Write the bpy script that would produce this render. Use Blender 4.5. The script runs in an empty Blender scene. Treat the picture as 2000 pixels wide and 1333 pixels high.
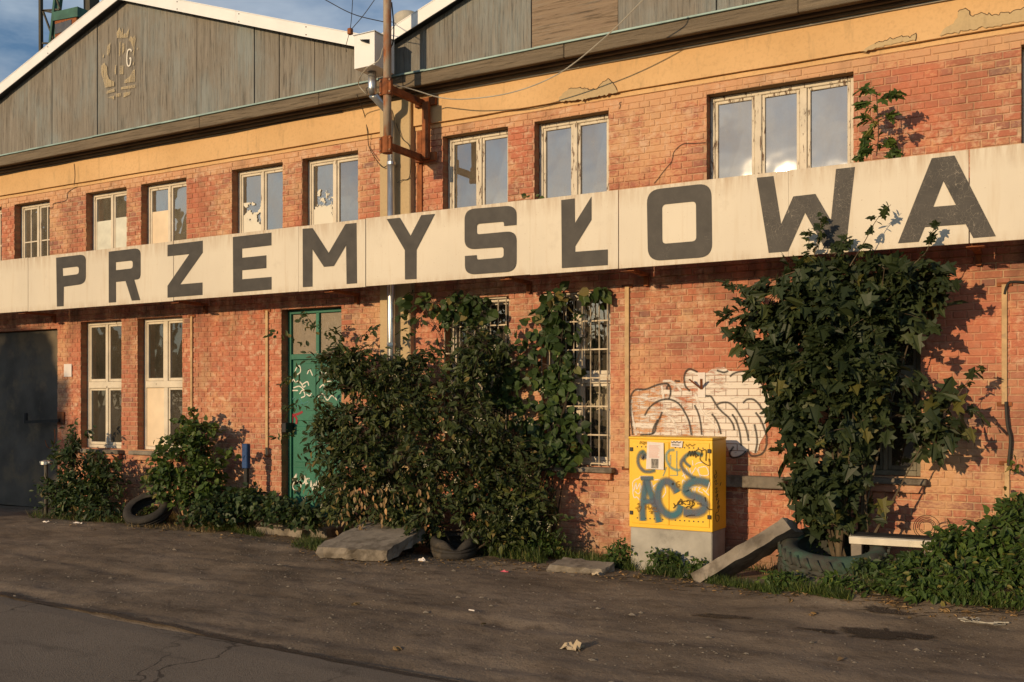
import bpy, math, random
import numpy as np
from mathutils import Vector, Matrix
R = math.radians
random.seed(7); rng = np.random.default_rng(11)
S = bpy.context.scene
COL = S.collection

# ------------------------------------------------------------------ camera, sky, sun, exposure
A = R(29.8); D = 11.0; H = 1.87; F = 35/36*2000; HY = 785.0
cam = bpy.data.cameras.new('camera'); camo = bpy.data.objects.new('camera', cam); COL.objects.link(camo)
camo.location = (0, -D, H); camo.rotation_euler = (R(90), 0, A)
cam.lens = 35; cam.sensor_width = 36; cam.shift_y = (HY-666.5)/2000; cam.clip_end = 2000; cam.clip_start = .1
S.camera = camo
SUN_EL = R(11.9); SUN_AZ = R(15)           # elevation, angle from the facade normal towards the left
w = bpy.data.worlds.new('World'); S.world = w; w.use_nodes = True
nt = w.node_tree; nt.nodes.clear()
out = nt.nodes.new('ShaderNodeOutputWorld'); bg = nt.nodes.new('ShaderNodeBackground')
sky = nt.nodes.new('ShaderNodeTexSky'); sky.sky_type = 'NISHITA'; sky.sun_disc = False
sky.sun_elevation = SUN_EL; sky.sun_rotation = R(180)+SUN_AZ; sky.air_density = 1.0; sky.dust_density = .3; sky.ozone_density = 3.2
tc = nt.nodes.new('ShaderNodeTexCoord')
mp = nt.nodes.new('ShaderNodeMapping'); mp.inputs['Scale'].default_value = (1, 1, 2.3); mp.inputs['Location'].default_value = (2.1, .9, .6)
nz = nt.nodes.new('ShaderNodeTexNoise'); nz.inputs['Scale'].default_value = 2.6; nz.inputs['Detail'].default_value = 7; nz.inputs['Roughness'].default_value = .56; nz.inputs['Distortion'].default_value = .2
rp = nt.nodes.new('ShaderNodeValToRGB'); rp.color_ramp.elements[0].position = .44; rp.color_ramp.elements[1].position = .60
mul = nt.nodes.new('ShaderNodeMix'); mul.data_type = 'RGBA'; mul.blend_type = 'ADD'; mul.inputs[0].default_value = 1
sc = nt.nodes.new('ShaderNodeMix'); sc.data_type = 'RGBA'; sc.blend_type = 'MULTIPLY'; sc.inputs[0].default_value = 1; sc.inputs[7].default_value = (1.25, 1.05, .85, 1)
mx = nt.nodes.new('ShaderNodeMix'); mx.data_type = 'RGBA'
L = nt.links.new
L(tc.outputs['Generated'], mp.inputs[0]); L(mp.outputs[0], nz.inputs[0]); L(nz.outputs[0], rp.inputs[0])
nz2 = nt.nodes.new('ShaderNodeTexNoise'); nz2.inputs['Scale'].default_value = 5.5; nz2.inputs['Detail'].default_value = 6; nz2.inputs['Distortion'].default_value = .3
rp2 = nt.nodes.new('ShaderNodeValToRGB'); rp2.color_ramp.elements[0].position = .36; rp2.color_ramp.elements[1].position = .66
rp2.color_ramp.elements[0].color = (.55, .56, .58, 1); rp2.color_ramp.elements[1].color = (1.7, 1.45, 1.15, 1)
L(mp.outputs[0], nz2.inputs[0]); L(nz2.outputs[0], rp2.inputs[0]); L(rp2.outputs[0], sc.inputs[7])
L(sky.outputs[0], sc.inputs[6]); L(sc.outputs[2], mul.inputs[6]); mul.inputs[7].default_value = (3.0, 2.8, 2.6, 1)
L(rp.outputs[0], mx.inputs[0]); L(sky.outputs[0], mx.inputs[6]); L(mul.outputs[2], mx.inputs[7])
L(mx.outputs[2], bg.inputs[0]); L(bg.outputs[0], out.inputs[0])
bg.inputs[1].default_value = .13
sun = bpy.data.lights.new('sun', 'SUN'); suno = bpy.data.objects.new('sun', sun); COL.objects.link(suno)
sun.energy = 4.15; sun.angle = R(.6); sun.color = (1.0, .725, .43)
sd = Vector((-math.sin(SUN_AZ)*math.cos(SUN_EL), -math.cos(SUN_AZ)*math.cos(SUN_EL), math.sin(SUN_EL)))
suno.rotation_euler = sd.to_track_quat('Z', 'Y').to_euler(); suno.location = sd*60
S.view_settings.view_transform = 'Standard'; S.view_settings.look = 'None'; S.view_settings.exposure = -0.18; S.view_settings.gamma = 1
S.render.resolution_x = 1024; S.render.resolution_y = 682

# ------------------------------------------------------------------ measuring helpers (photo pixel on a facade-parallel plane -> metres)
cA, sA = math.cos(A), math.sin(A)
def T(px, Y=0): return (Y+D)/(cA+(px-1000)/F*sA)
def XW(px, Y=0): return (Y+D)*math.tan(math.atan((px-1000)/F)-A)
def ZW(px, py, Y=0): return H+(HY-py)/F*T(px, Y)
def at(px, py, Y=0): return Vector((XW(px, Y), Y, ZW(px, py, Y)))
def smooth(a, b, x):
    t = np.clip((np.asarray(x, dtype=float)-a)/(b-a), 0, 1); return t*t*(3-2*t)
_lat = rng.random((256, 256))
def vnoise(x, y):
    x = np.asarray(x, dtype=float); y = np.asarray(y, dtype=float)
    xi = np.floor(x).astype(int); yi = np.floor(y).astype(int); fx = x-xi; fy = y-yi
    fx = fx*fx*(3-2*fx); fy = fy*fy*(3-2*fy)
    g = lambda i, j: _lat[i % 256, j % 256]
    return (g(xi, yi)*(1-fx)+g(xi+1, yi)*fx)*(1-fy)+(g(xi, yi+1)*(1-fx)+g(xi+1, yi+1)*fx)*fy-.5
def ruts(x, y, xp):
    e = xp.exp; a = y+3.55-.28*xp.sin(x*.42+1); b = y+2.25-.22*xp.sin(x*.36+2.2); c = y+4.5-.5*xp.sin(x*.22)
    r = lambda q, w: -e(-(q/w)**2)+.55*e(-((q-.2)/.09)**2)+.55*e(-((q+.2)/.09)**2)
    return .014*r(a, .11)*(.6+.4*xp.sin(x*1.1))+.012*r(b, .10)*(.5+.5*xp.sin(x*.8+2))+.010*r(c, .10)
def gheight(x, y):
    x = np.asarray(x, dtype=float); y = np.asarray(y, dtype=float)
    h = .36*smooth(-3.3, -1.5, x)*smooth(-2.7, -.5, y)
    near = smooth(-9, -7, y)*smooth(-26, -22, x)*(1-smooth(4, 7, x))
    h = h+near*(.05*vnoise(x*.55+9, y*.9)+.028*vnoise(x*1.7, y*2.3+40)+.016*vnoise(x*4.1, y*5+3)+.009*vnoise(x*9+5, y*10)+ruts(x, y, np))
    return h
_ll = _lat.tolist()
def vn1(x, y):
    xi = math.floor(x); yi = math.floor(y); fx = x-xi; fy = y-yi; fx = fx*fx*(3-2*fx); fy = fy*fy*(3-2*fy)
    a, b = _ll[xi % 256], _ll[(xi+1) % 256]; j, k = yi % 256, (yi+1) % 256
    return (a[j]*(1-fx)+b[j]*fx)*(1-fy)+(a[k]*(1-fx)+b[k]*fx)*fy-.5
def s1(a, b, x): t = min(1, max(0, (x-a)/(b-a))); return t*t*(3-2*t)
def gz(x, y):                               # same surface for one point
    near = s1(-9, -7, y)*s1(-26, -22, x)*(1-s1(4, 7, x))
    return .36*s1(-3.3, -1.5, x)*s1(-2.7, -.5, y)+near*(.05*vn1(x*.55+9, y*.9)+.028*vn1(x*1.7, y*2.3+40)+.016*vn1(x*4.1, y*5+3)+.009*vn1(x*9+5, y*10)+ruts(x, y, math))
def gpt(px, py):
    u = (px-1000)/F; v = (HY-py)/F; z = 0.
    for _ in range(14):
        t = (z-H)/v; x = t*(u*cA-sA); y = -D+t*(cA+u*sA); z = .5*z+.5*gz(x, y)
    return Vector((x, y, gz(x, y)))

# ------------------------------------------------------------------ mesh builder
class MB:
    def __init__(s): s.v = []; s.f = []
    def add(s, v, f):
        n = len(s.v); s.v += [tuple(p) for p in v]; s.f += [tuple(i+n for i in q) for q in f]; return s
    def box(s, a, b, m=None):
        x0, y0, z0 = a; x1, y1, z1 = b
        v = [Vector(p) for p in ((x0,y0,z0),(x1,y0,z0),(x1,y1,z0),(x0,y1,z0),(x0,y0,z1),(x1,y0,z1),(x1,y1,z1),(x0,y1,z1))]
        if m is not None: v = [m @ p for p in v]
        return s.add(v, [(0,3,2,1),(4,5,6,7),(0,1,5,4),(1,2,6,5),(2,3,7,6),(3,0,4,7)])
    def bbox(s, a, b, e=.004, m=None):      # box with chamfered edges
        x0, y0, z0 = [min(p, q) for p, q in zip(a, b)]; x1, y1, z1 = [max(p, q) for p, q in zip(a, b)]
        v = []; f = []
        e = min(e, (x1-x0)*.45, (y1-y0)*.45, (z1-z0)*.45)
        idx = {}
        for i, (sx, X) in enumerate(((1, x0), (-1, x1))):
            for j, (sy, Y) in enumerate(((1, y0), (-1, y1))):
                for k, (sz, Z) in enumerate(((1, z0), (-1, z1))):
                    for a_ in range(3):
                        idx[i, j, k, a_] = len(v)
                        v.append(Vector((X+sx*e*(a_ != 0), Y+sy*e*(a_ != 1), Z+sz*e*(a_ != 2))))
        for a_ in range(3):
            b_, c_ = (a_+1) % 3, (a_+2) % 3
            for side in (0, 1):
                q = []
                for (bb, cc) in ((0,0),(1,0),(1,1),(0,1)):
                    k = [0,0,0]; k[a_] = side; k[b_] = bb; k[c_] = cc; q.append(idx[k[0],k[1],k[2],a_])
                f.append(tuple(q) if side else tuple(reversed(q)))
            for bb in (0, 1):
                for cc in (0, 1):
                    k0 = [0,0,0]; k0[b_] = bb; k0[c_] = cc; k1 = list(k0); k1[a_] = 1
                    q = (idx[tuple(k0)+(b_,)], idx[tuple(k1)+(b_,)], idx[tuple(k1)+(c_,)], idx[tuple(k0)+(c_,)])
                    f.append(q if (bb ^ cc) == 0 else tuple(reversed(q)))
        for k in idx:
            if k[3] == 0:
                f.append((idx[k[0],k[1],k[2],0], idx[k[0],k[1],k[2],1], idx[k[0],k[1],k[2],2]))
        if m is not None: v = [m @ p for p in v]
        return s.add(v, f)
    def tube(s, pts, r, n=6, cap=True):
        pts = [Vector(p) for p in pts]; k = len(pts); rs = r if isinstance(r, (list, tuple)) else [r]*k
        v = []; f = []; prev = None
        for i, p in enumerate(pts):
            t = (pts[min(i+1, k-1)]-pts[max(i-1, 0)]).normalized()
            if prev is None:
                prev = t.orthogonal().normalized()
            prev = (prev-t*prev.dot(t)); prev = prev.normalized() if prev.length > 1e-6 else t.orthogonal().normalized()
            b = t.cross(prev)
            for j in range(n):
                a = 2*math.pi*j/n; v.append(p+(prev*math.cos(a)+b*math.sin(a))*rs[i])
        for i in range(k-1):
            for j in range(n):
                f.append((i*n+j, i*n+(j+1) % n, (i+1)*n+(j+1) % n, (i+1)*n+j))
        if cap: f.append(tuple(range(n-1, -1, -1))); f.append(tuple(range((k-1)*n, k*n)))
        return s.add(v, f)
    def bar(s, p, q, wx, wy=None):           # square bar between two points
        p = Vector(p); q = Vector(q); wy = wy or wx; d = q-p; L_ = d.length; m = d.to_track_quat('Z', 'Y').to_matrix().to_4x4(); m.translation = p
        return s.box((-wx/2, -wy/2, 0), (wx/2, wy/2, L_), m)
    def prism(s, poly, y0, y1):              # (x,z) polygon extruded along Y
        n = len(poly); v = [(x, y0, z) for x, z in poly]+[(x, y1, z) for x, z in poly]
        f = [tuple(range(n)), tuple(range(2*n-1, n-1, -1))]+[(i, i+n, (i+1) % n+n, (i+1) % n) for i in range(n)]
        return s.add(v, f)
    def lathe(s, prof, n=40, m=None, close=False):   # (r,z) profile round Z
        v = []; f = []; k = len(prof)
        for j in range(n):
            a = 2*math.pi*j/n
            for r, z in prof: v.append(Vector((r*math.cos(a), r*math.sin(a), z)))
        for j in range(n):
            for i in range(k if close else k-1):
                i2 = (i+1) % k; j2 = (j+1) % n
                f.append((j*k+i, j2*k+i, j2*k+i2, j*k+i2))
        if m is not None: v = [m @ p for p in v]
        return s.add(v, f)
    def build(s, name, mat, parent=None, origin=None, smooth=False, rz=None):
        me = bpy.data.meshes.new(name)
        vs = s.v
        if origin is not None: o_ = Vector(origin); vs = [(p[0]-o_.x, p[1]-o_.y, p[2]-o_.z) for p in s.v]
        me.from_pydata(vs, [], s.f); me.update()
        if smooth: me.polygons.foreach_set('use_smooth', [True]*len(me.polygons))
        o = bpy.data.objects.new(name, me); COL.objects.link(o)
        if mat: me.materials.append(mat)
        if origin is not None: o.location = origin
        return par(o, parent)
def par(o, parent):                       # children are built in world metres
    if parent is not None:
        o.parent = parent; o.matrix_parent_inverse = Matrix.Translation(parent.location).inverted()
    return o
def tag(o, label=None, cat=None, group=None, kind=None):
    if label: o['label'] = label
    if cat: o['category'] = cat
    if group: o['group'] = group
    if kind: o['kind'] = kind
    return o
def thing(name, loc, label, cat, group=None):
    o = bpy.data.objects.new(name, None); COL.objects.link(o); o.location = loc; o.empty_display_size = .2
    return tag(o, label, cat, group)
def flat(name, polys, Y, thick, mat, parent=None):   # (X,Z) outlines, holes allowed, as a thin solid facing -Y
    cu = bpy.data.curves.new(name, 'CURVE'); cu.dimensions = '2D'; cu.fill_mode = 'BOTH'; cu.extrude = thick/2
    for poly in polys:
        sp = cu.splines.new('POLY'); sp.points.add(len(poly)-1); sp.use_cyclic_u = True
        for p, q in zip(sp.points, poly): p.co = (q[0], q[1], 0, 1)
    tmp = bpy.data.objects.new('tmp', cu); COL.objects.link(tmp)
    me = bpy.data.meshes.new_from_object(tmp.evaluated_get(bpy.context.evaluated_depsgraph_get()))
    bpy.data.objects.remove(tmp); bpy.data.curves.remove(cu)
    me.name = name
    co = np.empty(len(me.vertices)*3); me.vertices.foreach_get('co', co); co = co.reshape(-1, 3)
    me.vertices.foreach_set('co', np.stack([co[:, 0], Y-thick/2-co[:, 2], co[:, 1]], 1).ravel()); me.update()
    o = bpy.data.objects.new(name, me); COL.objects.link(o); me.materials.clear(); me.materials.append(mat)
    return par(o, parent)
def roundp(poly, n=6):
    outp = []; k = len(poly)
    for i, p in enumerate(poly):
        if len(p) < 3 or p[2] == 0: outp.append((p[0], p[1])); continue
        a = Vector(poly[i-1][:2]); b = Vector(p[:2]); c = Vector(poly[(i+1) % k][:2]); r = p[2]
        u = b+(a-b).normalized()*min(r, (a-b).length*.5); v = b+(c-b).normalized()*min(r, (c-b).length*.5)
        for j in range(n+1):
            t = j/n; q = u*(1-t)**2+b*(.45*2*t*(1-t)+.55*2*t*(1-t))+v*t*t; outp.append((q.x, q.y))
    return outp
def spline(pts, n=6):
    P = [Vector(p) for p in pts]
    if len(P) < 3: return P
    P = [P[0]*2-P[1]]+P+[P[-1]*2-P[-2]]; o = []
    for i in range(1, len(P)-2):
        for j in range(n):
            t = j/n; a, b, c, d = P[i-1:i+3]
            o.append(.5*((2*b)+(c-a)*t+(2*a-5*b+4*c-d)*t*t+(3*b-a-3*c+d)*t*t*t))
    o.append(P[-2]); return o
def ribbons(name, strokes, Y, mat, parent=None, split=False):
    """strokes = [(list of (X,Z), width)]: painted lines, UV.y runs across each line"""
    if split:
        for k, st in enumerate(strokes): ribbons(name, [st], Y-.0002*(k % 6), mat, parent)
        return None
    v = []; f = []; uv = []
    for si, (pts, wd) in enumerate(strokes):
        P = spline([(p[0], p[1]) for p in pts]); n0 = len(v); ln = 0
        y = Y-.0002*(si % 6)
        for i, p in enumerate(P):
            t = (P[min(i+1, len(P)-1)]-P[max(i-1, 0)]); t = t.normalized() if t.length > 1e-9 else Vector((1, 0)); nrm = Vector((-t.y, t.x))
            if i: ln += (p-P[i-1]).length
            for sgn in (-1, 1):
                q = p+nrm*sgn*wd/2; v.append((q.x, y, q.y)); uv.append((ln, (sgn+1)/2))
        for i in range(len(P)-1):
            f.append((n0+2*i, n0+2*i+2, n0+2*i+3, n0+2*i+1))
    me = bpy.data.meshes.new(name); me.from_pydata(v, [], f)
    ul = me.uv_layers.new(name='UVMap')
    for l in me.loops: ul.data[l.index].uv = uv[l.vertex_index]
    me.materials.append(mat); me.update()
    o = bpy.data.objects.new(name, me); COL.objects.link(o); return par(o, parent)

# ------------------------------------------------------------------ materials
class NT:
    def __init__(s, name):
        s.m = bpy.data.materials.new(name); s.m.use_nodes = True; s.t = s.m.node_tree; s.t.nodes.clear()
        s.o = s.t.nodes.new('ShaderNodeOutputMaterial'); s.b = s.t.nodes.new('ShaderNodeBsdfPrincipled'); s.l(s.b.outputs[0], s.o.inputs[0])
        s._p = None
    def l(s, a, b): s.t.links.new(a, b)
    def set(s, sock, v):
        if isinstance(v, bpy.types.NodeSocket): s.l(v, sock)
        elif isinstance(v, (tuple, list)) and len(v) == 3 and sock.type == 'RGBA': sock.default_value = (*v, 1)
        else: sock.default_value = v
    def node(s, t, **k):
        n = s.t.nodes.new('ShaderNode'+t)
        for a, b in k.items(): setattr(n, a, b)
        return n
    def pos(s, scale=(1, 1, 1), loc=(0, 0, 0), src='geo'):
        if src == 'geo': g = s.node('NewGeometry').outputs['Position']
        else: g = s.node('TexCoord').outputs[src]
        mp = s.node('Mapping'); s.l(g, mp.inputs[0]); mp.inputs['Scale'].default_value = scale; mp.inputs['Location'].default_value = loc
        return mp.outputs[0]
    def noise(s, scale, vec=None, detail=5, rough=.55, dist=0):
        n = s.node('TexNoise'); s.set(n.inputs['Scale'], scale); n.inputs['Detail'].default_value = detail; n.inputs['Roughness'].default_value = rough; n.inputs['Distortion'].default_value = dist
        s.l(vec if vec is not None else s.pos(), n.inputs['Vector']); return n.outputs[0]
    def ramp(s, fac, stops):
        n = s.node('ValToRGB'); e = n.color_ramp.elements
        while len(e) < len(stops): e.new(.5)
        for q, (p, c) in zip(e, stops): q.position = p; q.color = (c, c, c, 1) if isinstance(c, (int, float)) else (*c, 1)
        s.set(n.inputs[0], fac); return n.outputs[0]
    def mix(s, f, a, b, mode='MIX'):
        n = s.node('Mix', data_type='RGBA', blend_type=mode); s.set(n.inputs[0], f); s.set(n.inputs[6], a); s.set(n.inputs[7], b); return n.outputs[2]
    def math(s, op, a, b=0.):
        n = s.node('Math', operation=op); s.set(n.inputs[0], a); s.set(n.inputs[1], b); return n.outputs[0]
    def rand(s):
        a = s.node('NewGeometry').outputs['Random Per Island']; b = s.node('ObjectInfo').outputs['Random']
        return s.math('FRACT', s.math('ADD', a, b))
    def bump(s, h, strength=.3, dist=.01):
        n = s.node('Bump'); n.inputs['Strength'].default_value = strength; n.inputs['Distance'].default_value = dist; s.l(h, n.inputs['Height']); s.l(n.outputs[0], s.b.inputs['Normal']); return n
    def fin(s, col, rough=.8, metal=0., spec=.3, alpha=None):
        s.set(s.b.inputs['Base Color'], col); s.set(s.b.inputs['Roughness'], rough); s.set(s.b.inputs['Metallic'], metal); s.b.inputs['Specular IOR Level'].default_value = spec
        if alpha is not None: s.set(s.b.inputs['Alpha'], alpha)
        return s.m
def simple(name, col, rough=.8, var=.35, scale=6., metal=0., spec=.3, bump=.25, second=None, amt=.5, vec=(1, 1, 1)):
    n = NT(name); v = n.pos(vec)
    f = n.noise(scale, v, 4); c = n.mix(n.ramp(f, [(.3, 0.), (.7, 1.)]), tuple(x*(1-var) for x in col), tuple(min(1, x*(1+var)) for x in col))
    if second: c = n.mix(n.ramp(n.noise(scale*.6, n.pos(vec, (3, 5, 7)), 5, .65), [(1-amt-.06, 0.), (1-amt+.06, 1.)]), c, second)
    if bump: n.bump(n.noise(scale*5, v, 3), bump, .006)
    return n.fin(c, rough, metal, spec)

def weather(n, c):
    """zones of old red paint, tan lime wash and dirt that run over bricks and joints alike"""
    big = n.noise(.5, n.pos((1,1,1.35), (4,0,1.7)), 2); mid = n.noise(3.4, n.pos((1,1,1.5), (2,0,0)), 5, .68); fine = n.noise(26, n.pos((1,1,1.8)), 2, .6)
    red = n.math('MULTIPLY', n.ramp(big, [(.44, 0.), (.56, 1.)]), n.ramp(mid, [(.34, .25), (.56, .80)]))
    c = n.mix(red, c, n.mix(fine, (.44,.14,.082), (.60,.215,.122)))
    sx = n.node('SeparateXYZ'); n.l(n.node('NewGeometry').outputs['Position'], sx.inputs[0])
    lowf = n.math('MULTIPLY', n.ramp(sx.outputs[2], [(0., 1.), (.99, .2)]), .15)
    top = n.math('MULTIPLY', n.math('GREATER_THAN', sx.outputs[2], 5.36), .22)
    w1 = n.noise(.85, n.pos((1,1,1), (11,0,5)), 3, .5)
    tan = n.math('ADD', n.math('ADD', n.math('MULTIPLY', w1, .85), n.math('MULTIPLY', mid, .75)), n.math('ADD', n.math('MULTIPLY', fine, .3), n.math('ADD', lowf, top)))
    c = n.mix(n.ramp(n.math('MULTIPLY', tan, .5), [(.49, 0.), (.56, .72)]), c, n.mix(w1, (.56,.335,.19), (.66,.41,.215)))
    pale = n.math('MULTIPLY', n.ramp(n.noise(7, n.pos((1,1,1.3), (5,1,9)), 5, .72), [(.50, 0.), (.62, .75)]), n.ramp(n.noise(.9, n.pos((1,1,1), (1,8,4)), 2), [(.42, .15), (.58, 1.)]))
    c = n.mix(pale, c, (.63,.43,.285))
    dirt = n.ramp(n.noise(1.5, n.pos((1.3,1,.5), (7,2,3)), 5, .62), [(.52, 0.), (.76, .6)])
    c = n.mix(dirt, c, (.16,.095,.06))
    base = n.ramp(n.math('ADD', n.math('MULTIPLY', sx.outputs[2], .6), n.math('MULTIPLY', n.noise(2.2, n.pos((1,1,.6), (9,4,1)), 5, .65), .9)), [(.42, .65), (.72, 0.)])
    c = n.mix(base, c, (.15,.11,.075))
    streaks = n.math('MULTIPLY', n.ramp(n.math('MULTIPLY', n.math('ABSOLUTE', n.math('SUBTRACT', sx.outputs[2], 3.35)), 1.3), [(.05, 1.), (.75, 0.)]), n.ramp(n.noise(2.4, n.pos((1.7,1,.35), (3,3,8)), 5, .62), [(.44, 0.), (.66, .75)]))  # dark vertical streaks, strongest level with the sign's bottom edge, fading above and below
    return n.mix(streaks, c, (.11,.07,.05))
def brick_mat():
    n = NT('brick_weathered'); r = n.rand()
    c = n.ramp(r, [(0, (.33,.13,.085)), (.2, (.40,.16,.10)), (.42, (.47,.20,.115)), (.6, (.42,.15,.095)), (.78, (.50,.24,.14)), (.93, (.31,.135,.10)), (.985, (.24,.14,.11)), (1, (.42,.29,.17))])
    c = n.mix(n.ramp(n.noise(38, None, 3, .65), [(.35, .0), (.75, .45)]), c, (.27,.11,.065))
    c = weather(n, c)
    n.bump(n.math('ADD', n.noise(45, None, 3), n.math('MULTIPLY', n.noise(9, None, 2), .6)), .5, .006)
    return n.fin(c, .92, spec=.12)
def mortar_mat():
    n = NT('mortar'); c = n.ramp(n.noise(14, None, 4, .65), [(.3, (.36,.225,.14)), (.7, (.55,.38,.235))])
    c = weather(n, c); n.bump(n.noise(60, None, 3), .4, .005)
    return n.fin(c, .95, spec=.1)
def reveal_mat():
    n = NT('reveal_brick'); bt = n.node('TexBrick'); bt.offset = .5
    sx = n.node('SeparateXYZ'); n.l(n.node('NewGeometry').outputs['Position'], sx.inputs[0]); cb = n.node('CombineXYZ')
    n.l(n.math('ADD', sx.outputs[0], sx.outputs[1]), cb.inputs[0]); n.l(sx.outputs[2], cb.inputs[1])
    n.l(cb.outputs[0], bt.inputs[0]); bt.inputs['Scale'].default_value = 1; bt.inputs['Brick Width'].default_value = .2; bt.inputs['Row Height'].default_value = .077; bt.inputs['Mortar Size'].default_value = .007
    n.set(bt.inputs['Color1'], (.30,.12,.07)); n.set(bt.inputs['Color2'], (.42,.19,.10)); n.set(bt.inputs['Mortar'], (.30,.19,.10))
    c = n.mix(n.ramp(n.noise(6, None, 6), [(.5, 0.), (.7, .7)]), bt.outputs[0], (.20,.12,.075)); n.bump(n.noise(30, None, 5), .6, .01)
    return n.fin(c, .95, spec=.1)
def plaster_mat(name, a, b, stain):
    n = NT(name); c = n.mix(n.ramp(n.noise(1.3, n.pos((.6,1,1)), 6, .6), [(.3, 0.), (.7, 1.)]), a, b)
    c = n.mix(n.ramp(n.noise(5, n.pos((1.6,1,.35), (1,1,2)), 7, .65), [(.56, 0.), (.75, .7)]), c, stain)
    c = n.mix(n.ramp(n.noise(30, None, 5), [(.5, 0.), (.8, .35)]), c, tuple(x*.6 for x in a))
    n.bump(n.math('ADD', n.noise(5, None, 5), n.math('MULTIPLY', n.noise(55, None, 3), .3)), .35, .012)
    return n.fin(c, .92, spec=.12)
def wood_mat(name, a, b, paint, vert=True, amt=.6):
    n = NT(name); st = (9, 9, .42) if vert else (.42, 9, 9); r = n.rand()
    off = n.node('CombineXYZ'); n.l(n.math('MULTIPLY', r, 13.), off.inputs[0]); n.l(n.math('MULTIPLY', r, 7.), off.inputs[2])
    va = n.node('VectorMath', operation='ADD'); n.l(n.pos(st), va.inputs[0]); n.l(off.outputs[0], va.inputs[1])
    g = n.noise(1.6, va.outputs[0], 8, .68, .7); g2 = n.noise(4.2, va.outputs[0], 6, .75)
    c = n.mix(n.ramp(g, [(.3, 0.), (.7, 1.)]), a, b)
    c = n.mix(n.ramp(g2, [(.52, 0.), (.60, .55), (.68, .95)]), c, tuple(x*.22 for x in a))
    c = n.mix(n.ramp(r, [(0, 0.), (1, .35)]), c, tuple(x*.7 for x in b))
    pm = n.math('MULTIPLY', n.ramp(n.noise(1.1, n.pos((1,1,.6), (2,4,1)), 6, .65), [(.46, 0.), (.66, 1.)]), n.ramp(n.noise(3.5, va.outputs[0], 6, .7), [(1-amt-.1, 0.), (1-amt+.1, 1.)]))
    c = n.mix(n.math('MULTIPLY', pm, .5), c, paint)
    n.bump(n.math('ADD', g2, g), .8, .02)
    return n.fin(c, .9, spec=.15)
def peel_mat(name, paint, under, amt=.35, scale=16):
    n = NT(name); f = n.noise(scale, n.pos((1,1,.22)), 5, .7, .3); m = n.ramp(f, [(1-amt-.03-.12, 0.), (1-amt-.12, 1.)])
    c = n.mix(n.ramp(n.noise(5, None, 5), [(.3, 0.), (.7, 1.)]), tuple(x*.78 for x in paint), paint)
    c = n.mix(m, c, n.mix(n.noise(40), under, tuple(x*.4 for x in under)))
    n.bump(n.math('SUBTRACT', 1., m), .8, .004)
    return n.fin(c, .7, spec=.25)
def glass_mat(name, refl=.45, tint=(.30,.32,.30), dirt=.25):
    n = NT(name); gl = n.node('BsdfGlossy'); gl.inputs['Roughness'].default_value = .015; n.set(gl.inputs['Color'], (.95,.95,.93))
    bm = n.node('Bump'); bm.inputs['Strength'].default_value = .25; bm.inputs['Distance'].default_value = .02; n.l(n.noise(1.6, None, 2), bm.inputs['Height']); n.l(bm.outputs[0], gl.inputs['Normal'])
    tr = n.node('BsdfTransparent'); n.set(tr.inputs[0], tint); df = n.node('BsdfDiffuse'); n.set(df.inputs[0], (.34,.29,.21))
    dm = n.ramp(n.noise(3, n.pos((1,1,.5)), 7, .65), [(.3, dirt*.35), (.75, dirt)])
    m1 = n.node('MixShader'); m1.inputs[0].default_value = refl; n.l(tr.outputs[0], m1.inputs[1]); n.l(gl.outputs[0], m1.inputs[2])
    m2 = n.node('MixShader'); n.l(dm, m2.inputs[0]); n.l(m1.outputs[0], m2.inputs[1]); n.l(df.outputs[0], m2.inputs[2]); n.l(m2.outputs[0], n.o.inputs[0])
    return n.m
def spray_mat(name, col, col2=None, soft=.35, dens=1., bricky=False):
    n = NT(name); uv = n.node('TexCoord').outputs['UV']; sx = n.node('SeparateXYZ'); n.l(uv, sx.inputs[0])
    d = n.math('ABSOLUTE', n.math('SUBTRACT', n.math('MULTIPLY', sx.outputs[1], 2.), 1.))
    a = n.ramp(d, [(1-soft*1.6 if soft*1.6 < 1 else 0., dens), (1-.02, 0.)])
    a = n.math('MULTIPLY', a, n.ramp(n.noise(120, None, 3), [(.25, .55), (.55, 1.)]))
    if bricky: a = n.math('MULTIPLY', a, n.ramp(n.noise(5, n.pos((.6,1,3.2)), 5, .6), [(.36, .15), (.52, 1.)]))
    c = col if col2 is None else n.mix(n.ramp(n.noise(5), [(.4, 0.), (.6, 1.)]), col, col2)
    return n.fin(c, .7, spec=.2, alpha=a)
def leaf_mat(name, a, b, yellow=None, trans=.25, rough=.5, spec=.3):
    n = NT(name); r = n.rand(); c = n.ramp(r, [(0, tuple(x*.8 for x in a)), (.5, tuple((x+y)/2 for x, y in zip(a, b))), (.82, b), (.95, (b[0]*1.7, b[1]*1.45, b[2]*1.2))])
    big = n.noise(2.5, None, 2); c = n.mix(n.ramp(big, [(.35, 0.), (.65, .5)]), c, tuple(x*.55 for x in a))
    if yellow: c = n.mix(n.ramp(r, [(.955, 0.), (.965, .85)]), c, yellow)
    n.set(n.b.inputs['Base Color'], c); n.b.inputs['Roughness'].default_value = rough; n.b.inputs['Specular IOR Level'].default_value = spec
    tl = n.node('BsdfTranslucent'); n.l(n.mix(.5, c, (.12,.16,.02)), tl.inputs[0]); ms = n.node('MixShader'); ms.inputs[0].default_value = trans
    n.l(n.b.outputs[0], ms.inputs[1]); n.l(tl.outputs[0], ms.inputs[2]); n.l(ms.outputs[0], n.o.inputs[0]); return n.m

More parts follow.
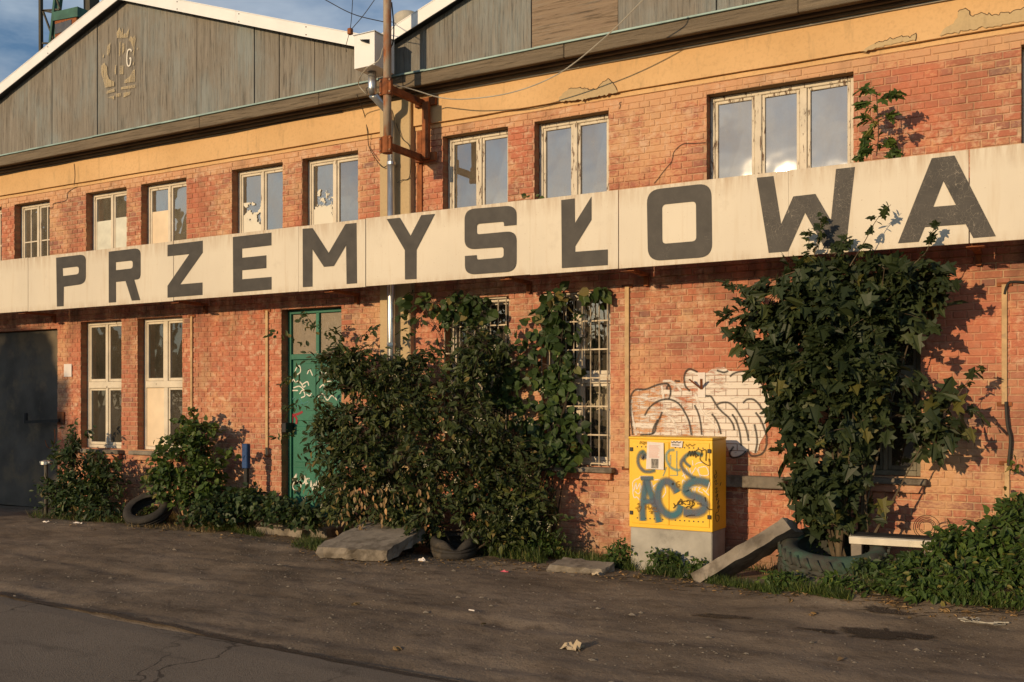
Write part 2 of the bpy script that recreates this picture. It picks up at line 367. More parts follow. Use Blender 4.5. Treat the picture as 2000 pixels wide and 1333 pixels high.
M = {}
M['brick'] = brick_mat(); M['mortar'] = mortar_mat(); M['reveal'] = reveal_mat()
M['plaster'] = plaster_mat('ochre_plaster', (.58,.365,.17), (.69,.45,.225), (.36,.25,.13))
M['render'] = plaster_mat('bare_render', (.44,.33,.19), (.54,.41,.23), (.29,.22,.13))
M['concrete'] = simple('concrete', (.215,.185,.145), .92, .3, 5, bump=.7, second=(.11,.092,.07), amt=.44)
M['concrete_light'] = simple('plinth_concrete', (.36,.34,.29), .92, .22, 4, bump=.35, second=(.22,.21,.18), amt=.36)
M['gable'] = wood_mat('weathered_gable_board', (.16,.145,.12), (.30,.27,.225), (.24,.30,.31), True, .6)
M['gable_brown'] = wood_mat('weathered_brown_board', (.23,.165,.115), (.33,.25,.17), (.28,.34,.34), False, .4)
M['fascia'] = wood_mat('fascia_timber', (.13,.105,.075), (.24,.19,.13), (.2,.2,.16), False, .3)
M['moulding'] = simple('brown_moulding', (.17,.125,.08), .85, .3, 5, vec=(.3,1,1))
M['darkwood'] = simple('dark_moulding', (.06,.045,.03), .85, .3, 5)
M['teal'] = simple('verdigris_flashing', (.27,.38,.36), .6, .25, 4, metal=.2, second=(.2,.2,.16), amt=.3)
M['trim'] = simple('white_sheet_metal', (.76,.76,.74), .45, .05, 3, spec=.5, bump=.03)
M['roof'] = simple('roof_sheet', (.25,.24,.22), .6, .2, 2)
M['frame'] = peel_mat('peeling_white_paint', (.72,.64,.50), (.27,.18,.11), .21)
M['frame_worn'] = peel_mat('flaking_white_paint', (.72,.64,.50), (.25,.16,.10), .27, 26)
M['glass'] = glass_mat('window_glass', .36, dirt=.45)
M['glass_low'] = glass_mat('dusty_window_glass', .14, (.22,.22,.20), .22)
M['film'] = simple('whitewash_on_glass', (.62,.62,.52), .8, .15, 5, bump=.1)
M['film_cream'] = simple('cream_board', (.74,.60,.42), .8, .1, 3, bump=.1, second=(.6,.44,.28), amt=.3)
def rag_mat():
    n = NT('ragged_whitewash'); v = n.node('NewGeometry').outputs['Position']; sx = n.node('SeparateXYZ'); n.l(v, sx.inputs[0])
    a = n.math('GREATER_THAN', n.math('ADD', n.noise(9, None, 6, .6), n.math('MULTIPLY', n.math('SUBTRACT', 4.86, sx.outputs[2]), .55)), .56)
    return n.fin((.70,.66,.54), .8, alpha=a)
M['rag'] = rag_mat()
M['bars'] = simple('rusty_pale_steel', (.42,.35,.25), .6, .25, 12, metal=.3, second=(.2,.1,.05), amt=.35)
M['green'] = simple('green_door_paint', (.025,.15,.095), .45, .2, 3, spec=.4, bump=.08, second=(.02,.10,.07), amt=.4)
M['gate'] = simple('dark_gate_sheet', (.09,.08,.065), .8, .4, 1.6, second=(.16,.125,.08), amt=.45)
n = NT('sign_cream_enamel')
c = n.mix(n.ramp(n.noise(1.2, n.pos((1,1,.7)), 5), [(.3, 0.), (.7, 1.)]), (.60,.54,.43), (.67,.605,.48))
c = n.mix(n.ramp(n.noise(4, n.pos((4,1,.25)), 7, .65), [(.54, 0.), (.8, .5)]), c, (.50,.39,.25))
c = n.mix(n.ramp(n.noise(55, n.pos((1,1,1)), 3), [(.70, 0.), (.735, .7)]), c, (.30,.17,.09))
sx = n.node('SeparateXYZ'); n.l(n.node('NewGeometry').outputs['Position'], sx.inputs[0])
edge = n.math('MAXIMUM', n.ramp(n.math('MULTIPLY', n.math('SUBTRACT', sx.outputs[2], 3.9), 2.), [(.25, 0.), (.72, .75)]), n.ramp(n.math('MULTIPLY', n.math('SUBTRACT', 3.60, sx.outputs[2]), 3.), [(.35, 0.), (.68, .5)]))
c = n.mix(n.math('MULTIPLY', edge, n.ramp(n.noise(3.2, n.pos((5,1,.5), (3,0,0)), 6, .7), [(.38, 0.), (.66, 1.)])), c, (.38,.26,.15))
c = n.mix(n.ramp(n.noise(2.4, n.pos((1,1,1), (8,0,2)), 7, .7), [(.60, 0.), (.72, .4)]), c, (.46,.40,.31))
n.bump(n.noise(1.5, None, 3), .15, .02); M['sign'] = n.fin(c, .55, spec=.3)
n = NT('sign_black_paint'); vo = n.node('TexVoronoi', feature='DISTANCE_TO_EDGE'); vo.inputs['Scale'].default_value = 24; wp = n.node('VectorMath', operation='ADD'); n.l(n.pos(), wp.inputs[0])
nn = n.node('TexNoise'); nn.inputs['Scale'].default_value = 7; n.l(n.pos(), nn.inputs[0]); vs = n.node('VectorMath', operation='SCALE'); n.l(nn.outputs['Color'], vs.inputs[0]); vs.inputs['Scale'].default_value = .2; n.l(vs.outputs[0], wp.inputs[1]); n.l(wp.outputs[0], vo.inputs['Vector'])
sx = n.node('SeparateXYZ'); n.l(n.node('NewGeometry').outputs['Position'], sx.inputs[0])
zone = n.math('ADD', n.noise(1.7, None, 4), n.math('MULTIPLY', n.math('ADD', sx.outputs[0], 3.2), .08))
cr = n.math('MULTIPLY', n.ramp(vo.outputs['Distance'], [(.006, 1.), (.028, 0.)]), n.math('MULTIPLY', n.ramp(zone, [(.46, .05), (.64, .6)]), n.ramp(n.noise(14, None, 3), [(.38, .1), (.58, 1.)])))
c = n.mix(n.ramp(n.noise(6), [(.3, 0.), (.7, 1.)]), (.040,.037,.033), (.066,.060,.052)); c = n.mix(cr, c, (.36,.31,.24)); M['letter'] = n.fin(c, .6, spec=.3)
M['zinc'] = simple('galvanised_steel', (.62,.63,.62), .32, .12, 6, metal=.85, spec=.5, bump=.05)
M['rust'] = simple('rusty_mast_paint', (.30,.24,.17), .75, .25, 5, metal=.1, bump=.35, second=(.30,.10,.03), amt=.52, vec=(1,1,.35))
M['rust_dark'] = simple('rusted_steel', (.25,.085,.03), .85, .4, 8, metal=.1, bump=.4, second=(.09,.04,.025), amt=.4)
M['wire'] = simple('cable_black', (.025,.023,.02), .6, .2, 5, bump=0)
M['wire_grey'] = simple('cable_grey', (.40,.37,.30), .6, .2, 5, bump=0)
M['yellow'] = simple('yellow_cabinet_paint', (.80,.47,.010), .42, .08, 3, spec=.4, bump=.04, second=(.70,.39,.012), amt=.25)
M['black'] = simple('black_plastic', (.02,.02,.02), .5, .2, 10, bump=0)
M['paper'] = simple('paper', (.72,.66,.60), .85, .06, 8, bump=.1)
M['print_red'] = simple('red_print', (.62,.28,.24), .85, .1, 20, bump=0)
M['print_photo'] = simple('printed_photo', (.17,.15,.13), .7, .6, 40, bump=0, second=(.40,.36,.30), amt=.45)
M['tyre'] = simple('old_rubber', (.035,.031,.026), .8, .3, 8, bump=.4, second=(.075,.06,.042), amt=.4)
M['tyre_moss'] = simple('mossy_rubber', (.055,.055,.045), .85, .35, 6, bump=.5, second=(.045,.085,.06), amt=.45)
M['blue'] = simple('blue_paint', (.02,.06,.17), .5, .3, 6, second=(.12,.10,.08), amt=.3)
M['white_paint'] = simple('chipped_white_beam', (.70,.64,.52), .6, .15, 6, second=(.32,.26,.18), amt=.27)
M['bark'] = simple('bark', (.10,.075,.045), .95, .4, 14, bump=.8, vec=(1,1,.3))
M['twig'] = simple('twig', (.045,.032,.02), .9, .4, 10, bump=0)
M['dry'] = leaf_mat('dry_leaf', (.28,.17,.07), (.40,.27,.13), trans=.2)
M['leaf_bush'] = leaf_mat('dogwood_leaf', (.036,.054,.016), (.072,.094,.027), (.20,.14,.045), .25)
M['leaf_vine'] = leaf_mat('creeper_leaf', (.035,.066,.018), (.065,.105,.028), (.20,.15,.05), .28)
M['leaf_maple'] = leaf_mat('maple_leaf', (.030,.047,.018), (.058,.080,.030), (.13,.12,.03), .28, .5)
M['leaf_light'] = leaf_mat('shrub_leaf', (.045,.085,.018), (.085,.14,.028), (.22,.18,.05), .3)
M['leaf_dark'] = leaf_mat('bramble_leaf', (.026,.050,.016), (.050,.085,.024), (.16,.12,.04), .22)
M['grass'] = leaf_mat('grass_blade', (.05,.085,.02), (.10,.14,.035), (.28,.22,.09), .3)
M['straw'] = leaf_mat('dry_grass', (.22,.15,.06), (.34,.25,.11), None, .25)
M['flower'] = simple('cream_blossom', (.55,.50,.32), .8, .2, 10, bump=0)
n = NT('packed_dirt'); p = n.pos()
c = n.ramp(n.noise(.8, n.pos((.8,1.1,1)), 5, .62), [(.3, (.125,.095,.066)), (.55, (.215,.166,.117)), (.75, (.30,.237,.17))])
c = n.mix(n.ramp(n.noise(2.7, n.pos((.8,1.1,1), (3,1,0)), 6, .7), [(.50, 0.), (.68, .65)]), c, (.075,.054,.037))
c = n.mix(n.ramp(n.noise(95, p, 2), [(.62, 0.), (.70, .6)]), c, (.34,.28,.21)); c = n.mix(n.ramp(n.noise(55, n.pos((1,1,1), (2,7,0)), 3), [(.60, 0.), (.68, .6)]), c, (.06,.045,.032))
n.bump(n.math('ADD', n.noise(6, p, 6, .68), n.math('MULTIPLY', n.noise(45, p, 3), .22)), .55, .035); M['dirt'] = n.fin(c, .95, spec=.1)
n = NT('worn_asphalt'); c = n.ramp(n.noise(.8, None, 6), [(.3, (.15,.119,.087)), (.7, (.195,.158,.118))]); c = n.mix(n.ramp(n.noise(160, None, 2), [(.45, 0.), (.7, .5)]), c, (.27,.235,.19)); c = n.mix(n.ramp(n.noise(2.5, n.pos((.5,1.5,1)), 6), [(.58, 0.), (.75, .45)]), c, (.05,.042,.034))
vo = n.node('TexVoronoi', feature='DISTANCE_TO_EDGE'); vo.inputs['Scale'].default_value = .8; va = n.node('VectorMath', operation='ADD'); n.l(n.pos(), va.inputs[0]); nn = n.node('TexNoise'); nn.inputs['Scale'].default_value = 2.2; nn.inputs['Detail'].default_value = 5; n.l(n.pos(), nn.inputs[0]); vs = n.node('VectorMath', operation='SCALE'); vs.inputs['Scale'].default_value = .7; n.l(nn.outputs['Color'], vs.inputs[0]); n.l(vs.outputs[0], va.inputs[1]); n.l(va.outputs[0], vo.inputs['Vector'])
c = n.mix(n.math('MULTIPLY', n.ramp(vo.outputs['Distance'], [(.004, .8), (.014, 0.)]), n.ramp(n.noise(.5, None, 3), [(.45, 0.), (.6, 1.)])), c, (.045,.035,.027)); c = n.mix(n.ramp(n.noise(70, n.pos((1,1,1), (4,2,0)), 2), [(.58, 0.), (.66, .5)]), c, (.07,.056,.043))
n.bump(n.noise(110, None, 3), .7, .010); M['asphalt'] = n.fin(c, .9, spec=.2)
n = NT('oil_damp_dirt'); sx = n.node('SeparateXYZ'); n.l(n.node('TexCoord').outputs['UV'], sx.inputs[0])
a = n.ramp(n.math('ADD', sx.outputs[0], n.math('MULTIPLY', n.math('SUBTRACT', n.noise(14, None, 5), .5), .9)), [(.55, .95), (.85, 0.)]); n.bump(n.noise(40, None, 4), .5, .01)
M['damp'] = n.fin(n.ramp(n.noise(90, None, 2), [(.6, (.045,.033,.023)), (.68, (.20,.16,.12))]), .7, spec=.3, alpha=a)
n = NT('faded_cream_emblem'); a = n.ramp(n.noise(3.5, n.pos((9,9,.9)), 6, .7), [(.34, 0.), (.62, .62)]); M['emblem'] = n.fin((.54,.45,.29), .9, alpha=a)
n = NT('graffiti_white_fill'); sx = n.node('SeparateXYZ'); n.l(n.node('NewGeometry').outputs['Position'], sx.inputs[0])
g = n.math('MULTIPLY', n.math('ADD', sx.outputs[0], 3.75), .16)
a = n.ramp(n.math('ADD', n.math('ADD', n.noise(4.6, n.pos((.75,1,3.6)), 5, .68), n.math('MULTIPLY', n.noise(1.6, None, 2), .35)), g), [(.545, 0.), (.68, .93)])
row = n.math('DIVIDE', sx.outputs[2], .0775); fz = n.math('ABSOLUTE', n.math('SUBTRACT', n.math('FRACT', row), .5)); jz = n.ramp(fz, [(.40, 1.), (.465, .18)])
odd = n.math('FLOORED_MODULO', n.math('FLOOR', row), 2.); fx_ = n.math('ABSOLUTE', n.math('SUBTRACT', n.math('FRACT', n.math('DIVIDE', n.math('ADD', sx.outputs[0], 20.434), .13125)), .5)); jx_ = n.math('MAXIMUM', n.ramp(fx_, [(.43, 1.), (.48, .25)]), n.math('SUBTRACT', 1., odd))
a = n.math('MULTIPLY', a, n.math('MULTIPLY', jz, jx_))
M['gwhite'] = n.fin((.78,.71,.62), .8, alpha=a)
M['gblack'] = spray_mat('spray_black', (.045,.04,.036), soft=.5, dens=.85)
M['gstroke_white'] = spray_mat('spray_white', (.80,.74,.66), soft=.4, dens=.9, bricky=True)
M['gblue'] = spray_mat('spray_slate_blue', (.11,.125,.16), (.05,.16,.20), soft=.42, dens=1.)
M['gcyan'] = spray_mat('spray_cyan', (.10,.33,.40), (.16,.33,.30), soft=.6, dens=.75)
M['ggreen'] = spray_mat('spray_green_slate', (.06,.16,.15), (.12,.14,.16), soft=.5, dens=.9)
M['marker_white'] = spray_mat('marker_white', (.80,.76,.66), soft=.25, dens=.95)
M['marker_black'] = spray_mat('marker_black', (.05,.035,.02), soft=.25, dens=.95)
M['marker_brown'] = spray_mat('marker_brown', (.25,.13,.02), soft=.25, dens=.8)
M['marker_red'] = spray_mat('marker_red', (.40,.03,.05), soft=.4, dens=.8)
M['crackline'] = spray_mat('crack_line', (.05,.03,.02), soft=.3, dens=.9)

# ------------------------------------------------------------------ ground and road
def axis(lo, hi, step, far, k=14):
    a = list(np.arange(lo, hi+1e-6, step)); g = [step*1.5*(1.75**i) for i in range(k)]
    l = lo-np.cumsum(g); r = hi+np.cumsum(g)
    return np.array(list(l[::-1])+a+list(r))
gx = axis(-21, 3.5, .055, 0); gy = axis(-8.5, .25, .05, 0)
def road_edge(x): return -5.16-.062*(x+9)+.05*vnoise(np.asarray(x)*1.3, np.asarray(x)*0+.5)+.03*vnoise(np.asarray(x)*6, np.asarray(x)*0+7.5)
X_, Y_ = np.meshgrid(gx, gy); Z_ = gheight(X_, Y_)
und = smooth(.03, -.25, Y_-road_edge(X_))      # the dirt dips below the road slab
Z_ = Z_*(1-und)-.05*und
vv = np.stack([X_.ravel(), Y_.ravel(), Z_.ravel()], 1); nx, ny = len(gx), len(gy)
ii = (np.arange(ny-1)[:, None]*nx+np.arange(nx-1)[None, :]).ravel()
me = bpy.data.meshes.new('ground'); me.from_pydata(vv.tolist(), [], np.stack([ii, ii+1, ii+nx+1, ii+nx], 1).tolist()); me.materials.append(M['dirt'])
me.polygons.foreach_set('use_smooth', [True]*len(me.polygons))
go = bpy.data.objects.new('ground', me); COL.objects.link(go); tag(go, kind='structure')
m = MB(); xs = np.concatenate([[-200, -80, -40], np.arange(-22, 6, .12), [20, 60, 200]]); ye = road_edge(xs)
for i in range(len(xs)):
    m.v += [(xs[i], ye[i], -.06), (xs[i], ye[i]-.01, .008+.012*vnoise(xs[i]*.5, 3.)), (xs[i], ye[i]-.25, .022), (xs[i], -14.5, .03)]
for i in range(len(xs)-1):
    for k in range(3): m.f.append((4*i+k, 4*i+k+1, 4*i+k+5, 4*i+k+4))
ro = m.build('asphalt_road', M['asphalt']); tag(ro, kind='structure')
m = MB(); xs = np.arange(-16, 0, .1)
for i, x in enumerate(xs):
    wd = .16+.16*vn1(x*.9, 5.5)+.12*vn1(x*4, 9.5); e = float(road_edge(x))
    for k in range(5): y = e-.02+wd*k/4; m.v.append((x, y, max(gz(x, y), .0)+.014-.002*k))
for i in range(len(xs)-1):
    for k in range(4): m.f.append((5*i+k, 5*i+5+k, 5*i+6+k, 5*i+k+1))
dr = m.build('road_edge_damp', M['damp'], smooth=True); ul = dr.data.uv_layers.new(name='UVMap'); tag(dr, kind='structure')
for l_ in dr.data.loops: ul.data[l_.index].uv = (.25+.75*(l_.vertex_index % 5)/4, 0)

# ------------------------------------------------------------------ the factory
fac = thing('factory_building', (-8, 0, 0), 'two-storey red brick factory with ochre plaster band, grey board gables and peeling windows', 'building')
XL, XR = -20.5, 2.4
ZB = 5.57                       # underside of plaster band
WT, WB = 5.385, 3.95            # upper windows
LT, LB = 3.22, 1.09             # lower windows
ops = []                        # x0,x1,z0,z1
def op(pl, pr, z0, z1): o = (XW(pl), XW(pr), z0, z1); ops.append(o); return o
upper = [op(-62, 3, WB, WT), op(28, 97, WB, WT), op(168, 247, WB, WT), op(275.5, 364, WB, WT), op(453, 552, WB, WT), op(590, 699, WB, WT), op(864.6, 992, WB, WT), op(1043.5, 1188.5, WB, WT), op(1380, 1667, WB, WT), op(1994.6, 2250, WB, WT)]
low = [op(157.5, 237, LB, LT), op(268.6, 356, LB, LT), op(869, 994, LB, LT), op(1058, 1192, LB, LT), op(1655, 1798, LB, LT)]
door_o = op(549.5, 667, .16, LT)
gate_o = op(-95, 112, -.2, 3.13)
# mortar core of the wall with real openings
xsb = sorted({XL, XR}|{o[0] for o in ops}|{o[1] for o in ops}); zsb = sorted({-.3, ZB+.35}|{o[2] for o in ops}|{o[3] for o in ops})
m = MB(); YM = .005
inside = lambda x, z: any(o[0] < x < o[1] and o[2] < z < o[3] for o in ops)
for i in range(len(xsb)-1):
    for k in range(len(zsb)-1):
        if not inside((xsb[i]+xsb[i+1])/2, (zsb[k]+zsb[k+1])/2):
            m.add([(xsb[i], YM, zsb[k]), (xsb[i+1], YM, zsb[k]), (xsb[i+1], YM, zsb[k+1]), (xsb[i], YM, zsb[k+1])], [(0,1,2,3)])
wall = m.build('wall', M['mortar'], fac)
for (x0, x1, z0, z1) in ops:
    m = MB(); v = [(x0,YM,z0),(x1,YM,z0),(x1,YM,z1),(x0,YM,z1),(x0,.36,z0),(x1,.36,z0),(x1,.36,z1),(x0,.36,z1)]
    m.add(v, [(0,4,5,1),(1,5,6,2),(2,6,7,3),(3,7,4,0)]); m.build('opening_reveal', M['reveal'], fac)
# shell of the building behind the facade, roof on two gables
m = MB(); m.box((XL, .40, -.3), (XL+.3, 16, 6.2)); m.box((XR-.3, .40, -.3), (XR, 16, 6.2)); m.box((XL, 15.7, -.3), (XR, 16, 8)); m.box((XL+.3, .4, -.2), (XR-.3, 15.7, -.05))
m.box((XL+.31, .42, 3.45), (XR-.31, 15.6, 3.62)); m.box((XL+.31, 3.0, -.04), (XR-.31, 3.1, 3.44)); m.box((XL+.31, 3.4, 3.63), (XR-.31, 3.5, 6.3))
m.build('back_wall', M['gate'], fac)

# bricks, one by one (alternate header and stretcher courses)
CH, BW = .0775, .2625
rects = []
nrow = int(ZB/CH)+1
def sub(rect, o, outl):
    x0, x1, z0, z1 = rect
    if o[0] >= x1 or o[1] <= x0 or o[2] >= z1 or o[3] <= z0: outl.append(rect); return
    if x0 < o[0]: outl.append((x0, o[0], z0, z1))
    if x1 > o[1]: outl.append((o[1], x1, z0, z1))
    a, b = max(x0, o[0]), min(x1, o[1])
    if z1 > o[3]: outl.append((a, b, o[3], z1))
    if z0 < o[2]: outl.append((a, b, z0, o[2]))
PIL = (XW(741, -.1), XW(801, -.1))
PATCH = (XW(1352), XW(1416), 2.05, 3.02)
blk = ops+[(PIL[0], PIL[1]+.02, -1, 9)]
for r in range(nrow):
    z0 = r*CH+.005; z1 = min(r*CH+CH-.006, ZB-.002)
    if z1-z0 < .02: continue
    header = r % 2 == 1
    wd = BW/2 if header else BW
    x = XL+(BW*.25 if header else 0)-(BW/2 if r % 4 == 2 else 0)
    while x < XR:
        jx = random.uniform(-.004, .004)
        w_ = wd
        if not header and random.random() < .06: w_ = BW/2
        rs = [(x+.005+jx, x+w_-.006+jx, z0+random.uniform(-.0015, .0015), z1+random.uniform(-.0015, .0015))]
        for o in blk:
            nx_ = []
            for q in rs: sub(q, o, nx_)
            rs = nx_
        rects += [q for q in rs if q[1]-q[0] > .03 and q[3]-q[2] > .018]
        x += w_
def brick_geo(x0, x1, z0, z1, y=0.):
    e = .006; a = y+.012; b = y+.001; c = y-.004
    ring = lambda d, Y: [(x0+d, Y, z0+d), (x1-d, Y, z0+d), (x1-d, Y, z1-d), (x0+d, Y, z1-d)]
    v = ring(0, a)+ring(0, b)+ring(e, c)
    f = [(0,1,5,4),(1,2,6,5),(2,3,7,6),(3,0,4,7),(4,5,9,8),(5,6,10,9),(6,7,11,10),(7,4,8,11),(8,9,10,11)]
    return v, f
def ppx(x, y, z):
    X = x*cA+(y+D)*sA; Zc = -x*sA+(y+D)*cA; return 1000+F*X/Zc, HY-F*(z-H)/Zc
def score(q):
    x = (q[0]+q[1])/2; z = (q[2]+q[3])/2; px, py = ppx(x, 0, z); sc_ = F/(-x*sA+D*cA)
    vis = 5 < px < 1995 and 0 < py < 1060 and not (3.05 < z < 4.45) and not (1440 < px < 1830 and z < 3.4) and not (1231 < px < 1440 and py > 850)
    return (q[1]-q[0])*(q[3]-q[2])*sc_*sc_ if vis else 0
order = sorted(range(len(rects)), key=lambda i: -score(rects[i]))
single = set(order[:300]); bm_cache = {}; rest = MB()
for i, q in enumerate(rects):
    yj = random.uniform(-.0035, .003)
    if i in single:
        w_, h_ = round(q[1]-q[0], 2), round(q[3]-q[2], 3)
        key = (w_, h_)
        if key not in bm_cache:
            me = bpy.data.meshes.new('brick'); v, f = brick_geo(-w_/2, w_/2, -h_/2, h_/2); me.from_pydata(v, [], f); me.materials.append(M['brick']); bm_cache[key] = me
        o = bpy.data.objects.new('brick', bm_cache[key]); COL.objects.link(o); o.location = ((q[0]+q[1])/2, yj, (q[2]+q[3])/2); o.rotation_euler = (0, random.gauss(0, .006), 0); par(o, wall)
    else: rest.add(*brick_geo(*q, yj))
o = rest.build('brickwork', M['brick'], wall); tag(o, kind='stuff')

# plaster band, pilaster, cornice, fascia, flashing
def uneven_strip(name, mat, z0, z1, y0, y1, xa, xb, amp=.004, step=.35):
    m = MB(); xs = np.arange(xa, xb+step, step); xs[-1] = xb
    for x in xs:
        a = random.uniform(-amp, amp); m.v += [(x, y0+a, z0+a*.8), (x, y0+a, z1), (x, y1, z1), (x, y1, z0+a*.8)]
    for i in range(len(xs)-1):
        for k in range(4): m.f.append((4*i+k, 4*i+(k+1) % 4, 4*i+4+(k+1) % 4, 4*i+4+k))
    m.f += [(0,3,2,1), tuple(4*len(xs)-4+k for k in range(4))]
    return m.build(name, mat, fac)
bandL = uneven_strip('plaster_band', M['plaster'], ZB, 5.95, -.055, .0, XL, PIL[0]-.002)
bandR = uneven_strip('plaster_band', M['plaster'], ZB, 5.95, -.055, .0, PIL[1]+.022, XR)
uneven_strip('lintel_strip', M['plaster'], ZB-.055, ZB-.003, -.012, .004, XL, PIL[0]-.003, .003)
uneven_strip('lintel_strip', M['plaster'], ZB-.055, ZB-.003, -.012, .004, PIL[1]+.023, XR, .003)
m = MB(); m.bbox((PIL[0], -.10, -.1), (PIL[1], .02, 5.949), .012); m.build('pilaster', M['render'], fac)
m = MB(); m.bbox((PIL[1]+.06, -.03, 4.3), (PIL[1]+.14, .0, ZB-.07), .004); m.build('steel_strip', M['rust_dark'], fac)
for za, zb, ya in ((5.952, 5.992, -.115), (5.994, 6.03, -.155), (6.032, 6.07, -.205), (6.072, 6.12, -.25)):
    m = MB(); m.bbox((XL, ya, za), (XR, .1, zb), .008); m.build('cornice_moulding', M['moulding'], fac)
YF = -.32
fx = [XL, XW(-10, YF), XW(392, YF), XW(625, YF), XW(789, YF), XW(1103, YF), XW(1560, YF), XR]
for i in range(len(fx)-1):
    m = MB(); m.bbox((fx[i]+.003, YF-.03+random.uniform(-.006, .006), 5.992+random.uniform(-.006, .004)), (fx[i+1]-.003, YF+.02, 6.155), .008); m.build('fascia_board', M['fascia'], fac)
for i in range(14):
    a = XL+(XR-XL)*i/14; b = XL+(XR-XL)*(i+1)/14
    m = MB(); z = 6.157+random.uniform(0, .008); m.bbox((a-.01, YF-.045-.002*(i % 2), z), (b+.01, YF+.1, z+.022+.002*(i % 2)), .003); m.build('flashing', M['teal'], fac)
# gables of tall boards under white verge trims
YG = -.26; SL = .336; APX = [(-13.27, 8.255), (-3.05, 8.255)]; VAL = -8.15
def gtop(x, off=0.):
    return max(apz-SL*abs(x-apx) for apx, apz in APX)+off
gab = MB(); gab.prism([(XL, 6.13), (XR, 6.13), (XR, gtop(XR)-.01), (-3.05, 8.24), (VAL, gtop(VAL)-.01), (-13.27, 8.24), (XL, gtop(XL)-.01)], YG+.03, YG+.30)
gab = gab.build('gable', M['darkwood'], fac)
gp = [XL, XW(-90, YG), XW(18, YG), XW(102, YG), XW(190, YG), XW(229, YG), XW(288, YG), XW(385, YG), XW(497, YG), XW(545, YG), XW(614, YG), VAL, XW(884, YG), XW(1038, YG), XW(1207, YG), XW(1399, YG), XW(1620, YG), XR-1.2, XR]
for i in range(len(gp)-1):
    g0 = .003+.006*random.random(); a, b = gp[i]+g0, gp[i+1]-g0
    xs = [a]+[p for p in (-13.27, -3.05, VAL) if a < p < b]+[b]
    poly = [(a, 6.16), (b, 6.16)]+[(x, gtop(x)+.02) for x in reversed(xs)]
    yy = YG+random.uniform(-.010, .010)
    m = MB(); m.prism(poly, yy, yy+.022); m.build('gable_board', M['gable_brown'] if i == 13 else M['gable'], gab)
# verge trims, in overlapping lengths, with rivets
YV = -.40
def verge(xa, xb, k):
    for j in range(k):
        a = xa+(xb-xa)*j/k; b = xa+(xb-xa)*(j+1)/k
        m = MB(); y = YV-.003*(j % 2)
        m.prism([(a, gtop(a)), (b, gtop(b)), (b, gtop(b)+.17), (a, gtop(a)+.17)], y, y+.012)
        m.prism([(a, gtop(a)+.172), (b, gtop(b)+.172), (b, gtop(b)+.184), (a, gtop(a)+.184)], y-.004, y+.35)
        t = m.build('verge_trim', M['trim'], fac)
        for x in (a+.06, ):
            for dz in (.03, .14):
                r_ = MB(); z = gtop(x)+dz; r_.tube([(x, y-.006, z), (x, y+.004, z)], .009, 6); r_.build('rivet', M['black'], t)
verge(XL, -13.27, 4); verge(-13.27, VAL, 4); verge(VAL, -3.05, 4); verge(-3.05, XR, 4)
for xa, xb in ((XL, -13.27), (-13.27, VAL), (VAL, -3.05), (-3.05, XR)):
    m = MB(); za, zb = gtop(xa)+.10, gtop(xb)+.10; m.add([(xa,-.37,za),(xb,-.37,zb),(xb,16,zb),(xa,16,za),(xa,-.37,za+.06),(xb,-.37,zb+.06),(xb,16,zb+.06),(xa,16,za+.06)], [(0,3,2,1),(4,5,6,7),(0,1,5,4),(1,2,6,5),(2,3,7,6),(3,0,4,7)])
    m.build('roof', M['roof'], fac)
# dark gap under the trims
# painted emblem on the left gable
em = lambda x, y: (XW(181+x*.1201, YG-.012), ZW(181+x*.1201, 40+y*.12, YG-.012))
EMB = [[(390,200),(440,110),(470,200),(490,115),(500,220),(545,215),(600,120),(575,285),(395,290)], [(585,320),(625,250),(650,290),(690,240),(700,310),(680,440),(660,460),(625,360)], [(655,560),(675,440),(685,440),(680,560),(660,590)], [(160,610),(180,540),(185,600)], [(140,740),(190,690),(235,760),(240,880),(270,960),(350,1000),(350,1070),(200,1100),(170,950),(135,860)], [(510,1025),(515,980),(600,920),(655,810),(690,800),(690,1000)], [(225,1200),(230,1150),(350,1110),(365,1160)], [(460,1130),(465,1090),(695,1045),(695,1100)], [(240,1255),(350,1225),(350,1290)], [(370,1200),(460,1180),(460,1240),(380,1250)], [(500,1180),(620,1160),(610,1210),(500,1260)], [(430,590),(435,350),(455,350),(450,590)], [(480,560),(485,370),(520,380),(515,500)], [(230,560),(240,420),(290,360),(290,460),(260,580)], [(355,880),(365,730),(385,730),(380,880)], [(440,880),(440,740),(505,740),(500,880)], [(715,490),(720,460),(735,435),(745,480)], [(650,730),(655,690),(675,670),(670,730)]]
ems = flat('emblem', [[em(*p) for p in q] for q in EMB], YG-.0125, .002, M['emblem'], gab)
tag(ems, 'faded cream gear emblem painted on grey gable boards')
ribbons('emblem_letter', [([em(*p) for p in ((632,510),(620,480),(580,485),(562,560),(560,680),(575,740),(605,735),(620,680),(622,620),(598,622))], .030)], YG-.0155, M['marker_white'], gab)

